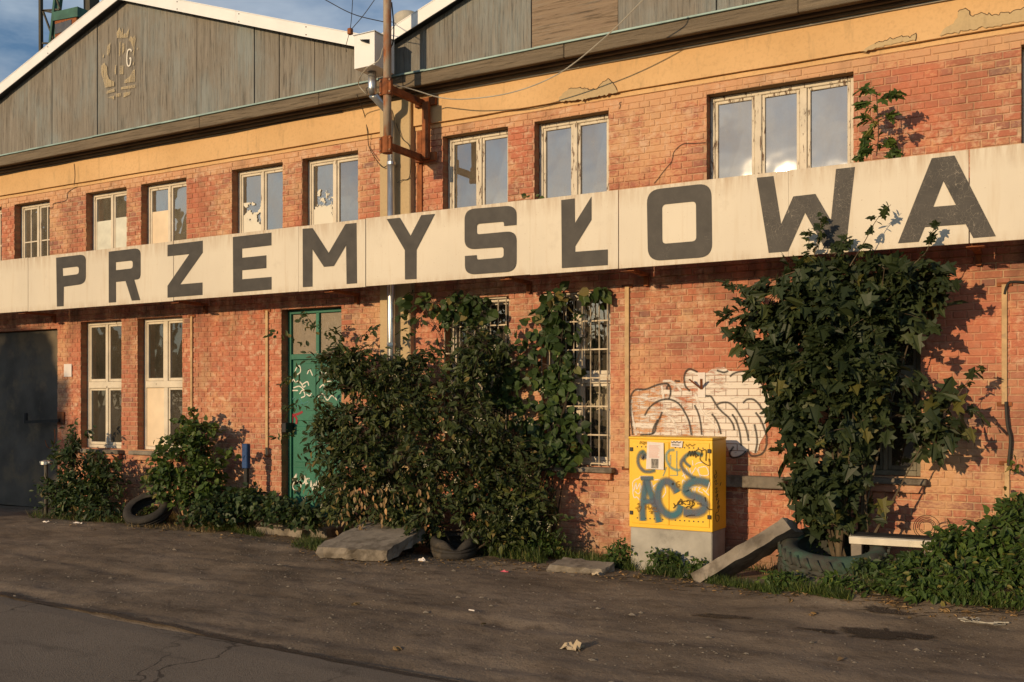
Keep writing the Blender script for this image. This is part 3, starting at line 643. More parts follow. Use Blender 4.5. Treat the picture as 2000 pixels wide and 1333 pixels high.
# windows
M['frame_grey'] = simple('grey_weathered_frame', (.19,.175,.13), .8, .3, 8)
def window(o, cols, rows, yframe=.13, low_=False, films=(), glass='glass', sill=False, bars=False, muntin=False, mullw=.045, fmat='frame'):
    x0, x1, z0, z1 = o; fr = M[fmat]; y = yframe; m = MB(); t = .055
    m.bbox((x0+.001, y, z0), (x0+t, y+.09, z1-.001), .006); m.bbox((x1-t, y, z0), (x1-.001, y+.09, z1-.001), .006)
    m.bbox((x0+t, y, z1-t), (x1-t, y+.09, z1-.001), .006); m.bbox((x0+t, y, z0), (x1-t, y+.09, z0+t), .006)
    cw = (x1-x0-2*t)/cols; zr = [z0+t]+list(rows)+[z1-t]
    for k in range(1, cols):
        cx = x0+t+cw*k
        for zi in range(len(zr)-1): m.bbox((cx-mullw/2, y-.006, zr[zi]+(.05 if zi else 0)), (cx+mullw/2, y+.08, zr[zi+1]-(.05 if zi < len(zr)-2 else 0)), .006)
    for z in rows: m.bbox((x0+t, y-.012, z-.055), (x1-t, y+.08, z+.055), .008)
    win = m.build('window', fr, fac)
    for zi in range(len(zr)-1):
        for k in range(cols):
            a = x0+t+cw*k+(mullw/2 if k else 0); b = x0+t+cw*(k+1)-(mullw/2 if k < cols-1 else 0)
            c = zr[zi]+(.055 if zi else 0); d = zr[zi+1]-(.055 if zi < len(zr)-2 else 0); s_ = .036; ys = y+.012
            boarded = ('board', zi, k) in films
            sm = MB(); e = .003
            sm.bbox((a+e, ys, c+e), (a+s_, ys+.045, d-e), .005); sm.bbox((b-s_, ys, c+e), (b-e, ys+.045, d-e), .005); sm.bbox((a+s_, ys, c+e), (b-s_, ys+.045, c+s_+.012), .005); sm.bbox((a+s_, ys, d-s_), (b-s_, ys+.045, d-e), .005)
            if muntin: 
                sm.box(((a+b)/2-.011, ys+.005, c+s_), ((a+b)/2+.011, ys+.04, d-s_)); sm.box((a+s_, ys+.006, d-.62), (b-s_, ys+.041, d-.60))
            if not boarded: sm.build('sash', fr, win)
            tl = random.uniform(-.006, .006)
            pm = MB(); pm.add([(a+s_-.004, ys+.022+tl, c+s_), (b-s_+.004, ys+.022-tl, c+s_), (b-s_+.004, ys+.022-tl+random.uniform(-.004, .004), d-s_+.004), (a+s_-.004, ys+.022+tl, d-s_+.004)], [(0,1,2,3)])
            if boarded: 
                bm_ = MB(); bm_.bbox((a+.004, ys, c+.004), (b-.004, ys+.02, d-.004), .003); bm_.build('board', M['film_cream'], win)
            else: pm.build('pane', M[glass], win)
            for fl in films:
                if fl[0] in ('film', 'rag', 'film_cream') and fl[1] == zi and fl[2] == k:
                    fm = MB(); fm.box((a+s_+.002, ys+.008, c+s_), (b-s_-.002, ys+.013, fl[3])); fm.build('whitewash', M[fl[0]], win)
    if sill:
        sm = MB(); sm.bbox((x0-.07, -.13, z0-.075), (x1+.07, .125, z0-.012), .01, Matrix.Rotation(0, 4, 'X')); sm.build('sill', M['concrete'], win)
        sm = MB(); sm.bbox((x0-.03, -.075, z0-.16), (x1+.03, -.006, z0-.078), .006); sm.build('sill_course', M['brick'], win)
    if bars:
        n_ = 9; zz = [z0+.03+(z1-z0-.06)*i/6 for i in range(7)]
        for i in range(n_):
            x = x0+.02+(x1-x0-.04)*i/(n_-1); bm_ = MB(); bm_.tube([(x, -.035, z0+.0), (x+random.uniform(-.006, .006), -.035, (z0+z1)/2), (x, -.035, z1-.02)], .0085, 6); bm_.build('bar', M['bars'], win)
        for z in zz:
            bm_ = MB(); bm_.box((x0+.005, -.052, z-.005), (x1-.005, -.0445, z+.012)); bm_.build('cross_bar', M['bars'], win)
    return win
zf = ZW(210, 431, .15); zf4 = ZW(305, 414, .15)
U = upper
window(U[0], 2, [], muntin=True); window(U[1], 2, [], muntin=True)
window(U[2], 2, [], films=(('film', 0, 0, zf), ('film', 0, 1, zf+.02)))
window(U[3], 2, [], films=(('film_cream', 0, 0, zf4),))
window(U[4], 2, [], films=(('rag', 0, 0, 4.9),)); window(U[5], 2, [], films=(('rag', 0, 0, 4.95),))
window(U[6], 2, [], mullw=.06, fmat='frame_worn'); window(U[7], 2, [], mullw=.06, fmat='frame_worn'); window(U[8], 3, [], mullw=.08, fmat='frame_worn'); window(U[9], 2, [])
window(low[0], 2, [2.15], low_=True, glass='glass_low', sill=True, mullw=.05)
window(low[1], 2, [2.15], low_=True, glass='glass_low', sill=True, films=(('board', 0, 0),), mullw=.09)
window(low[2], 2, [2.15], glass='glass_low', sill=True, bars=True); window(low[3], 2, [2.15], glass='glass_low', sill=True, bars=True)
window(low[4], 2, [2.15], glass='glass_low', sill=True, fmat='frame_grey')
# sill left of a bricked-up window
m = MB(); xa, xb = XW(1385, -.1), XW(1531, -.1); z = ZW(1480, 931, -.1); m.bbox((xa, -.12, z-.13), (xb, .0, z), .01); m.build('bricked_up_sill', M['concrete'], fac)
# green door
x0, x1, z0, z1 = door_o; zt = 2.53; y = .14
m = MB(); m.bbox((x0, y, z0), (x0+.06, y+.1, z1), .005); m.bbox((x1-.06, y, z0), (x1, y+.1, z1), .005); m.bbox((x0+.06, y, z1-.06), (x1-.06, y+.1, z1), .005); m.bbox((x0+.06, y, zt-.04), (x1-.06, y+.1, zt+.04), .005)
mx_ = (x0+x1)/2; m.bbox((mx_-.03, y+.002, zt+.04), (mx_+.03, y+.09, z1-.06), .004); door = m.build('door', M['green'], fac)
tag(door, 'green double door with frosted transom, covered in tags')
for a, b in ((x0+.06, mx_-.03), (mx_+.03, x1-.06)):
    m = MB(); m.box((a, y+.04, zt+.04), (b, y+.05, z1-.06)); m.build('transom_pane', simple('frosted_pane', (.22,.175,.12), .35, .12, 12, spec=.5, bump=.5), door)
for a, b in ((x0+.062, mx_-.004), (mx_+.004, x1-.062)):
    m = MB(); m.box((a, y+.04, z0+.01), (b, y+.075, zt-.042))
    for za, zb in ((z0+.08, z0+.74), (z0+.82, z0+1.35), (z0+1.43, zt-.10)):
        m.bbox((a+.05, y+.028, za), (b-.05, y+.041, zb), .01)
    m.build('door_leaf', M['green'], door)
m = MB(); m.bbox((x0+.02, -.015, 1.42), (x0+.10, y+.02, 1.56), .006); m.build('lock_box', M['black'], door)
dp = lambda x, y_: (XW(540+x*.3, .165), ZW(540+x*.3, 590+y_*.3, .165))
ribbons('graffiti_tag', [([dp(*p) for p in q], .022) for q in (
 [(105,1165),(130,1120),(120,1160),(105,1200),(120,1228),(150,1225),(158,1190),(130,1165)], [(150,1170),(165,1130),(185,1140),(180,1175),(160,1185),(152,1165)], [(185,1180),(195,1150),(190,1220)], [(190,1155),(215,1150)], [(186,1185),(205,1180)],
 [(222,1205),(225,1165),(235,1225),(245,1180),(255,1215),(260,1165)], [(270,1225),(275,1150)], [(285,1200),(300,1185),(310,1205),(325,1180),(335,1200)], [(92,1180),(90,1165)], [(100,1180),(99,1165)],
 [(97,530),(110,505),(125,525),(140,515),(160,530),(175,555),(190,545)], [(105,577),(140,577)], [(115,470),(130,430),(150,418),(155,455),(125,480)], [(195,600),(215,612),(228,595)], [(165,540),(200,520),(210,545)], [(290,455),(310,480),(330,450),(345,490),(370,450)], [(320,520),(350,515),(385,495)], [(150,600),(170,575),(185,610),(160,625)], [(270,620),(300,600),(330,640),(360,610),(395,640)], [(110,560),(150,550),(185,580)], [(280,560),(305,540),(320,580),(350,550)], [(200,470),(215,440),(235,480)])], .166, M['marker_white'], door, split=True)
ribbons('graffiti_tag', [([dp(*p) for p in q], .05) for q in ([(95,740),(140,730),(170,715)], [(100,790),(105,740),(130,760),(128,795)])], .1655, M['marker_red'], door, split=True)
ribbons('graffiti_tag', [([dp(*p) for p in q], .014) for q in ([(100,640),(120,620),(130,650),(150,630),(170,660),(210,645)], [(95,690),(115,660),(130,690),(155,660),(190,680),(215,650)])], .1668, M['gcyan'], door)
m = MB(); m.bbox((x0-.1, -.45, -.1), (x1+.1, -.01, .13), .02); m.build('door_step', M['concrete'], fac)
# steel gate on the far left and its swing arm
x0, x1, z0, z1 = gate_o
for a, b in ((x0, x1),):
    m = MB(); m.bbox((a+.01, .10, 0), (b-.01, .15, z1-.01), .005); g_ = m.build('gate_leaf', M['gate'], fac)
pa = at(116, 816, -.05)
m = MB(); m.bbox((pa.x-.09, -.03, pa.z-.12), (pa.x+.09, -.012, pa.z+.10), .004); arm = m.build('gate_arm_bracket', M['rust_dark'], fac)
pb = at(50, 825, -.12); m = MB(); m.bar((pa.x, -.05, pa.z-.05), (pb.x, -.12, pb.z), .05); m.tube([(pb.x, -.12, pb.z-.02), (pb.x, -.12, pb.z+.16)], .035, 8); m.build('swing_arm', M['black'], arm)
m = MB(); q = at(107, 850, -.06); m.tube(spline([at(107, 838, -.05), at(107, 862, -.06), at(100, 876, -.08), at(92, 872, -.09), at(88, 860, -.09)]), .008, 6); m.build('hook', M['rust_dark'], arm)
# conduits and battens on the wall
def batten(px, pa_, pb_, wpx=.035, mat='bars', y=-.03):
    x = XW(px); m = MB(); m.bbox((x-wpx/2, y, ZW(px, pb_)), (x+wpx/2, -.006, ZW(px, pa_)), .004); o = m.build('conduit', M[mat], fac)
    for py in (pa_, pb_):
        k = MB(); z = ZW(px, py); k.bbox((x-.07, -.022, z-.02), (x+.07, -.0065, z+.02), .004); k.build('clip', M['rust_dark'], o)
M['batten'] = simple('tan_batten', (.50,.34,.18), .85, .25, 6, second=(.3,.22,.14), amt=.35)
batten(376, 618, 800, .04, 'batten'); batten(523, 607, 890, .05, 'batten'); batten(1226, 560, 915, .055, 'batten'); batten(1962, 556, 790, .05, 'batten'); batten(1967, 905, 1010, .045, 'batten')
m = MB(); m.tube(spline([at(2010, 552, -.03), at(1975, 551, -.03), at(1966, 560, -.035), at(1962, 575, -.035)]), .012, 6); m.tube(spline([at(1965, 785, -.03), at(1968, 830, -.04), at(1974, 860, -.04), at(1970, 910, -.03)]), .018, 6); m.build('cable', M['wire'], fac)
m = MB(); m.tube([(XW(840), -.075, 5.945), (XR, -.075, 5.935)], .012, 6); m.build('eaves_cable', M['wire_grey'], fac)
m = MB(); m.tube(spline([(XL, -.075, 5.94)]+[(x, -.075, 5.94+random.uniform(-.012, .008)) for x in np.arange(XL+1, -8.6, .7)]), .010, 6); m.build('eaves_cable', M['wire'], fac)
m = MB(); p = at(133, 724, -.01); m.bbox((p.x-.10, -.02, p.z-.11), (p.x+.10, -.006, p.z+.11), .004); m.build('wall_plate', M['paper'], fac)
# flaked plaster and cracks on the band and wall
z3 = lambda x, y_: (1000+x/3.332, y_/3.332); z4 = lambda x, y_: (1500+x/3.332, y_/3.332)
bp = lambda p, Y: (XW(p[0], Y), ZW(p[0], p[1], Y))
def patch(pts, Y=-.063):
    P0 = [bp(p, Y) for p in pts]; P = []
    for a_, b_ in zip(P0, P0[1:]+P0[:1]):
        a_ = Vector(a_); b_ = Vector(b_); k = max(1, int((b_-a_).length/.02))
        for j in range(k): q = a_.lerp(b_, j/k); P.append((q.x+random.gauss(0, .006), q.y+random.gauss(0, .007)))
    o = flat('bare_patch', [P], Y, .004, M['render'], bandR); ribbons('crack', [(P[len(P)//8:int(len(P)*.55)], .010)], Y-.0055, M['crackline'], bandR)
patch([z3(*p) for p in ((300,663),(320,620),(380,575),(440,570),(490,580),(550,580),(590,530),(625,515),(665,545),(685,600),(600,622),(440,650))])
patch([z4(*p) for p in ((600,340),(665,290),(800,250),(965,228),(965,258),(800,290))])
patch([z4(*p) for p in ((1115,232),(1150,190),(1230,130),(1240,65),(1300,70),(1340,110),(1400,85),(1500,95),(1660,60),(1790,40),(1790,120),(1400,182))])
ribbons('crack', [([bp(z3(*p), -.008) for p in q], .014) for q in ([(925,1195),(955,1160),(965,1145),(1000,1100),(1040,1050),(1055,990),(1110,940),(1180,935),(1260,930)], [(700,710),(705,690),(700,672),(712,665)], [(430,690),(440,660),(432,640)])], -.0085, M['crackline'], wall)
ribbons('crack', [([bp((p[0]/3.332, p[1]/3.332), -.0085) for p in q], .02) for q in ([(500,1070),(505,1140),(500,1215)],)], -.062, M['crackline'], bandL)
ribbons('crack', [([bp((p[0]/3.332, 350+p[1]/3.332), -.0085) for p in q], .02) for q in ([(500,50),(440,90),(430,140),(350,160),(345,185),(320,190)],)], -.0088, M['crackline'], wall)
# white and black throw-up on the bricks
gz2 = lambda p: bp((1220+p[0]*.15, 700+p[1]*.15), -.009)
GW = [(85,520),(100,440),(150,410),(300,390),(420,340),(520,290),(600,290),(700,320),(770,300),(790,200),(850,150),(960,190),(1060,200),(1150,130),(1300,110),(1350,170),(1500,170),(1600,190),(1700,240),(1760,330),(1850,420),(1900,550),(1890,700),(1830,850),(1850,950),(1760,1100),(1720,1250),(1600,1200),(1550,1270),(1400,1290),(1350,1200),(1300,1080),(100,1080)]
gf = flat('graffiti', [[gz2(p) for p in roundp([(a, b, 40) for a, b in GW], 3)]], -.0078, .0006, M['gwhite'], wall); tag(gf, 'white throw-up graffiti with black outline above the yellow cabinet')
GWS = [[(90,540),(85,680),(120,850),(150,1000)], [(480,360),(500,470),(510,600),(545,700)], [(500,300),(600,300),(680,360),(740,430)], [(640,560),(720,620),(790,740),(840,880),(870,1000)], [(480,720),(560,740),(640,830),(690,1000)], [(920,470),(960,580),(1010,700),(1090,780),(1170,870),(1210,1000)], [(250,750),(330,730),(430,720)], [(1200,620),(1300,700)], [(1680,860),(1660,1000)]]
ribbons('graffiti_highlight', [([gz2(p) for p in q], .04) for q in GWS], -.0092, M['gstroke_white'], wall, split=True)
GB = [[(105,1000),(85,800),(80,520),(110,440),(160,405),(270,405),(400,355),(480,335),(560,335),(595,400),(595,470),(575,535)], [(545,410),(555,370),(580,345)], [(260,750),(310,660),(400,580),(500,540),(600,540),(700,590),(780,700),(840,830),(870,1000)], [(490,700),(450,790),(410,880),(370,980),(200,1000)], [(430,800),(380,900),(360,990)], [(850,430),(790,360),(775,250),(800,170),(850,140),(950,180)], [(720,300),(650,295)], [(910,610),(960,720),(990,850),(1005,1000)], [(1000,490),(1080,495),(1130,505),(1200,620),(1270,700),(1350,770),(1410,860),(1430,940)], [(1200,605),(1260,580),(1350,580),(1430,640),(1510,760),(1570,880),(1600,990),(1615,1080)], [(1135,725),(1190,800),(1230,890),(1255,990)], [(1400,730),(1450,810),(1490,930),(1510,1050),(1520,1140)], [(1540,585),(1590,540),(1670,535),(1740,590),(1790,660)], [(1705,705),(1770,800),(1820,920),(1850,1030),(1840,1160),(1790,1240),(1720,1270),(1650,1270),(1615,1230),(1605,1180)], [(1690,860),(1715,980),(1725,1100),(1700,1240)], [(1370,240),(1430,195),(1550,170),(1650,200),(1730,270),(1800,350)], [(1420,1150),(1370,1230),(1390,1290),(1450,1295),(1530,1260),(1580,1210)], [(1200,160),(1290,185),(1350,165)]]
ribbons('graffiti_outline', [([gz2(p) for p in q], .033) for q in GB], -.0108, M['gblack'], wall, split=True)
# small old lamp bracket in the middle of the graffiti
p = at(1370, 750, -.02); m = MB(); m.bbox((p.x-.045, -.02, p.z-.16), (p.x+.045, -.0115, p.z+.13), .003); br = m.build('wall_bracket', M['paper'], fac)
m = MB(); m.bar((p.x, -.02, p.z-.06), (p.x-.11, -.12, p.z+.05), .03, .012); m.bar((p.x, -.02, p.z-.06), (p.x+.04, -.14, p.z+.05), .03, .012); m.build('bracket_fin', M['rust_dark'], br)

# ------------------------------------------------------------------ sign board
YS = -.65; SZ0, SZ1 = 3.372, 4.262
sign = thing('sign_board', (XW(1000, YS), YS, SZ0), 'long cream sign board with black letters PRZEMYSŁOWA running across the brick facade', 'sign')
se = [XL+.4, XW(55, YS), XW(339, YS), XW(583, YS), XW(714, YS), XW(1035, YS), XW(1208, YS), XW(1540, YS), XW(1893, YS), XR-.2]
for i in range(len(se)-1):
    tight = se[i] in (XW(583, YS), XW(1035, YS), XW(1540, YS)); tight2 = se[i+1] in (XW(583, YS), XW(1035, YS), XW(1540, YS))
    a = se[i]+(.0005 if tight else .005); b = se[i+1]-(.0005 if tight2 else .005); dz = 0 if tight else random.uniform(-.007, .007); dy = 0 if tight else random.uniform(-.004, .004)
    m = MB(); m.bbox((a, YS+dy, SZ0+dz), (b, YS+.022, SZ1+dz), .002); m.build('sign_panel', M['sign'], sign)
    m = MB()
    for x in (a+.03, b-.06): m.box((x, YS+.023, SZ0+.03), (x+.04, YS+.063, SZ1-.03))
    for z in (SZ0+.031, SZ1-.071): m.box((a+.07, YS+.0235, z), (b-.061, YS+.062, z+.04))
    m.build('back_frame', M['rust_dark'], sign)
def zoomer(x0, y0, k): return lambda p: (XW(x0+p[0]*k, YS-.006), ZW(x0+p[0]*k, y0+p[1]*k, YS-.006))
ZA, ZBm, ZC, ZD = zoomer(90, 430, .235), zoomer(560, 370, .24), zoomer(1040, 330, .23), zoomer(1460, 290, .27)
LET = [
 (ZA, [[(83,314),(330,284,55),(330,530,60),(147,556),(145,717),(90,720)], [(138,402),(272,386,24),(272,450,24),(141,466)]]),
 (ZA, [[(520,264),(785,232,55),(785,490,45),(733,498),(782,666),(712,671),(660,508),(580,516),(581,684),(521,688)], [(580,352),(720,337,22),(720,402,22),(580,418)]]),
 (ZA, [[(1009,207),(1301,172),(1301,272),(1115,535),(1299,520),(1299,623),(1009,646),(1009,548),(1190,284),(1009,303)]]),
 (ZA, [[(1552,142),(1872,105),(1872,211),(1629,239),(1629,314),(1830,294),(1830,400),(1629,419),(1629,493),(1873,473),(1873,578),(1555,604)]]),
 (ZBm, [[(129,322),(210,316),(341,518),(478,283),(566,274),(570,765),(487,771),(483,455),(383,625),(303,632),(208,487),(208,792),(131,797)]]),
 (ZBm, [[(814,243),(920,232),(1007,380),(1095,211),(1204,201),(1054,492),(1053,730),(962,734),(961,497)]]),
 (ZBm, [[(1868,290),(1768,299),(1768,263,25),(1545,282,25),(1545,368,25),(1868,338,80),(1868,668,85),(1450,697,85),(1450,543),(1545,536),(1545,574,25),(1765,556,25),(1765,470,25),(1447,492,85),(1447,164,85),(1868,130,85)]]),
 (ZC, [[(244,266),(357,252),(360,462),(500,237),(500,434),(363,657),(362,705),(638,685),(638,818),(249,844)]]),
 (ZC, [[(970,182,115),(1518,120,115),(1526,748,115),(980,786,115)], [(1100,305,38),(1388,276,38),(1391,614,38),(1102,638,38)]]),
 (ZD, [[(66,213),(187,201),(243,548),(331,348),(491,330),(603,523),(640,150),(776,135),(711,712),(560,726),(416,466),(292,746),(153,757)]]),
 (ZD, [[(1333,72),(1497,52),(1797,637),(1633,650),(1578,549),(1282,570),(1238,676),(1088,687)], [(1417,237),(1507,410),(1343,424)]])]
for zz, polys in LET: flat('letter', [[zz(p) for p in roundp(q, 7)] for q in polys], YS-.0045, .002, M['letter'], sign)
for px in (40, 339, 640, 985, 1222, 1560, 1900):
    x = XW(px, YS); m = MB(); m.box((x-.03, YS+.07, SZ0-.028), (x+.03, .0, SZ0+.012)); m.box((x-.06, YS-.0, SZ0-.036), (x+.10, YS+.12, SZ0-.0285)); m.box((x-.025, -.06, SZ0-.14), (x+.025, -.008, SZ0-.03)); m.build('bracket', M['rust_dark'], sign)

# ------------------------------------------------------------------ mast, rain hopper, downpipe
pxm, YP = 756.5, -.83; xm = XW(pxm, YP); zb = ZW(pxm, 299, YP)
mast = thing('roof_mast', (xm, YP, zb), 'rusty steel pole clamped to brackets on the facade beside the rain hopper', 'pole')
m = MB(); m.tube([(xm, YP, zb+.02), (xm, YP, ZW(pxm, 186, YP)), (xm, YP, 9.4)], .052, 16); m.build('pole', M['rust'], mast, smooth=True)
for pa_, pb_ in ((155, 187), (268, 300)):
    z0, z1 = ZW(pxm, pb_, YP), ZW(pxm, pa_, YP); m = MB(); m.tube([(xm, YP, z0), (xm, YP, z1)], .066, 14)
    m.bbox((xm+.055, YP-.05, z0), (xm+.09, YP-.03, z1), .003); m.bbox((xm-.09, YP-.05, z0), (xm-.055, YP-.03, z1), .003); cl = m.build('clamp', M['rust_dark'], mast)
    for dx in (-.075, .075):
        for z in (z0+.03, z1-.03): k = MB(); k.tube([(xm+dx, YP-.062, z), (xm+dx, YP-.048, z)], .012, 6); k.build('bolt', M['rust'], cl)
    zc = (z0+z1)/2; m = MB(); m.bbox((xm-.02, YP+.05, zc-.05), (xm+.05, -.10, zc+.03), .004); m.bbox((xm-.09, -.11, zc-.06), (xm+.24, -.06, zc+.05), .004); m.build('bracket_arm', M['rust_dark'], mast)
m = MB(); m.bbox((xm+.07, -.17, ZW(pxm, 290, YP)), (xm+.17, -.112, ZW(pxm, 175, YP)), .004); m.build('upright', M['rust_dark'], mast)
YH0, YH1 = -.84, -.42
xa, xb = XW(692, YH0), XW(731.5, YH0); za, zb_ = ZW(712, 131, YH0), ZW(712, 66, YH0)
hop = thing('rain_downpipe', ((xa+xb)/2, -.2, 0), 'galvanised downpipe with white rain hopper box between the two gables', 'downpipe')
m = MB(); v = [(xa,YH0,za),(xb,YH0,za),(xb,YH1,za-.0),(xa,YH1,za),(xa,YH0,zb_),(xb,YH0,zb_),(xb,YH1,zb_),(xa,YH1,zb_)]
m.add(v, [(0,3,2,1),(4,5,6,7),(0,1,5,4),(1,2,6,5),(2,3,7,6),(3,0,4,7)]); hb = m.build('hopper', M['trim'], hop)
m = MB(); m.bbox((xa-.015, YH0-.015, zb_), (xb+.015, YH1, zb_+.012), .003); m.build('hopper_rim', M['zinc'], hb)
zc = ZW(712, 84, YH0); m = MB(); m.add([(xa+.11, YH0-.004, zc+.03), (xa+.25, YH0-.004, zc+.03), (xa+.25, YH0-.004, zc-.03), (xa+.17, YH0-.10, zc+.01)], [(0,1,3),(1,2,3),(2,0,3),(0,2,1)]); m.build('overflow_spout', M['black'], hb)
xp = XW(727, -.63); xq = XW(764, -.2)
pipe = [(xp, -.63, za+.02), (xp, -.63, ZW(727, 172, -.63)), (xp-.005, -.61, ZW(727, 185, -.62)), (xq, -.24, ZW(764, 222, -.2)), (xq, -.2, ZW(764, 236, -.2)), (xq, -.2, .1)]
m = MB(); m.tube(pipe[:3], .056, 14); m.tube(pipe[2:5], .0555, 14); m.tube(pipe[4:], .054, 14); m.build('pipe', M['zinc'], hop, smooth=True)
for z in (5.05, 2.62, 1.2): m = MB(); m.tube([(xq, -.2, z), (xq, -.2, z+.04)], .060, 14); m.box((xq-.02, -.16, z), (xq+.02, -.10, z+.04)); m.build('clip', M['zinc'], hop)
# roof vent behind the right gable
pv = at(795, 40, 1.5); vent = thing('roof_vent', (pv.x, 1.5, 6.9), 'small pale metal vent cap on the roof beside the mast', 'vent')
m = MB(); m.tube([(pv.x, 1.5, 6.7), (pv.x, 1.5, pv.z-.02)], .11, 14); m.build('flue', M['trim'], vent, smooth=True)
m = MB(); m.lathe([(.19, -.12), (.20, .06), (.15, .10), (.0, .115)], 20, Matrix.Translation((pv.x, 1.5, pv.z))); m.build('cap', M['wire_grey'], vent, smooth=True)
# overhead wires
def wire(pts, r, mat, label):
    P = [at(*p) for p in pts]; m = MB(); m.tube(spline(P, 10), r, 5); o = m.build('overhead_wire', M[mat], origin=P[0]); return tag(o, label, 'wire', 'wires round the mast')
wire([(628,-4,-.9),(690,28,-.9),(757,45,-.85)], .006, 'wire', 'thin dark wire slanting down to the mast from upper left')
wire([(757,40,-.85),(780,49,1.2),(784,52,1.35)], .005, 'wire', 'short dark wire from mast to the roof vent')
wire([(689,-5,-.8),(687,30,-.8),(684,60,-.8)], .005, 'wire', 'upright wire dropping to the small brown insulator')
wire([(735,-5,-.83),(710,30,-.82),(686,58,-.8)], .005, 'wire', 'wire slanting from mast top to the small brown insulator')
wire([(682,66,-.8),(676,90,-.7),(677,102,-.55)], .004, 'wire', 'short wire tail hanging below the brown insulator')
wire([(765,5,-.77),(769,50,-.75),(768,80,-.77),(763,95,-.78)], .009, 'wire', 'black cable clipped along the right side of the mast')
wire([(748,95,-.9),(740,118,-.9),(715,135,-.86),(700,162,-.5),(716,185,-.4),(733,200,-.12)], .007, 'wire_grey', 'looping grey cable in front of the hopper outlet')
wire([(697,185,-.48),(712,225,-.07),(718,260,-.07),(722,290,-.03),(745,325,-.12),(757,324,-.15)], .006, 'wire', 'thin wire hanging down the plaster left of the downpipe')
wire([(770,165,-.8),(815,178,-.55),(860,191,-.4),(910,194,-.4),(1000,181,-.45),(1090,145,-.55),(1180,75,-.8),(1256,0,-1.0),(1275,-25,-1.0)], .0075, 'wire_grey', 'long pale wire sagging across the right gable')
wire([(773,240,-.15),(785,270,-.12),(801,290,-.11),(800,345,-.11),(785,352,-.12),(776,357,-.14)], .005, 'wire', 'slack wire across the pilaster right of the downpipe')
wire([(818,322,-.03),(820,360,-.02),(822,412,-.02)], .006, 'wire', 'straight dark wire down the brick below the bracket')
p = at(684, 62, -.8); m = MB(); m.bbox((p.x-.03, -.83, p.z-.04), (p.x+.03, -.77, p.z+.04), .008); tag(m.build('insulator', M['rust_dark'], origin=p), 'small brown insulator hanging on wires left of the mast', 'insulator')

# ------------------------------------------------------------------ harbour crane far behind
YC = 42.
cr = thing('harbour_crane', (XW(82, YC), YC, 0), 'dark green harbour crane rising behind the left gable', 'crane')
M['crane'] = simple('crane_green', (.03,.10,.075), .6, .3, .8, bump=0); M['crane_dark'] = simple('crane_dark_steel', (.055,.05,.035), .7, .3, .8, bump=0)
C = lambda px, py, dy=0: at(px, py, YC+dy)
base = lambda px, dy=0: Vector((XW(px, YC+dy), YC+dy, 0))
m = MB(); m.bar(base(83), C(79, -160), .26); m.build('leg', M['crane_dark'], cr)
m = MB(); m.bar(C(96, 112), C(126, -160), .26); m.build('jib_chord', M['crane'], cr)
m = MB(); m.bar(C(103, 120, 2), C(137, -160, 2), .3); m.build('jib_chord', M['crane'], cr)
for a, b in (((83,21),(118,19)), ((83,21),(114,27)), ((84,22),(104,76)), ((83,85),(100,85)), ((104,76),(83,120)), ((84,-60),(120,-20)), ((80,-60),(122,-100)), ((118,20),(92,-60))):
    m = MB(); m.bar(C(*a), C(*b), .13); m.build('brace', M['crane_dark'], cr)
p, q = C(117, 65), C(160, 18); m = MB(); m.bbox((p.x, YC-.5, p.z-2.6), (q.x, YC+3, q.z-.55), .05); m.build('cabin', M['rust_dark'], cr)
m = MB(); m.prism([(p.x-.2, q.z-.6), (q.x+.25, q.z-.85), (q.x+.25, q.z-.05), (p.x-.2, q.z+.1)], YC-.6, YC+3.2); m.build('cabin_roof', M['crane'], cr)
m = MB(); m.bbox((p.x+.1, YC-.55, p.z-.3), (q.x-.6, YC-.505, p.z+.55), .02); m.build('cabin_window', M['glass_low'], cr)
a, b, c_ = C(121, 32), C(108, 82), C(122, 78); m = MB(); m.prism([(a.x, a.z), (b.x, b.z), (c_.x, c_.z)], YC+.4, YC+.7); m.build('gusset_plate', M['crane'], cr)
m = MB(); m.bar(base(196, 4), C(176, -120, 4), 1.0, .8); m.build('tower_leg', M['crane_dark'], cr)
m = MB(); m.bar(C(204, 20, 4), C(192, -60, 4), .12); m.build('cable_stay', M['crane_dark'], cr)

# ------------------------------------------------------------------ yellow street cabinet
CY = -.69
x0, x1 = XW(1229, CY), XW(1391.5, CY); z0, z1 = ZW(1229, 1029, CY), ZW(1229, 854, CY); yb = -.22
cab = thing('street_cabinet', ((x0+x1)/2, (CY+yb)/2, 0), 'yellow two-door street cabinet on concrete plinth sprayed with blue ACS letters', 'cabinet')
m = MB(); m.bbox((x0+.01, CY+.012, -.1), (x1-.008, yb-.01, z0-.001), .01); m.build('plinth', M['concrete_light'], cab)
m = MB(); m.bbox((x0, CY, z0), (x1, yb, z1-.02), .004); body = m.build('body', M['yellow'], cab)
m = MB(); m.bbox((x0-.008, CY-.008, z1-.019), (x1+.004, yb+.01, z1+.006), .005); m.build('lid', M['yellow'], cab)
w_ = x1-x0; xm_ = XW(1307.5, CY)
doors = []
for a, b in ((x0+.032, xm_-.003), (xm_+.003, x1-.032)):
    m = MB(); m.bbox((a, CY-.009, z0+.045), (b, CY-.001, z1-.05), .003); d = m.build('door', M['yellow'], cab); doors.append(d)
    for zz in (z0+.16, z1-.135):
        hx = a if a < xm_-.1 else b
        k = MB(); k.bbox((hx-.02, CY-.018, zz-.022), (hx+.02, CY-.0095, zz+.022), .003); k.build('hinge', M['black'], d)
    for zz in (z0+.105, z1-.105):
        for i in range(7):
            x = a+.07+(b-a-.14)*i/6; k = MB(); k.tube([(x, CY-.0105, zz), (x, CY-.008, zz)], .0085, 8); k.build('vent_hole', M['black'], d)
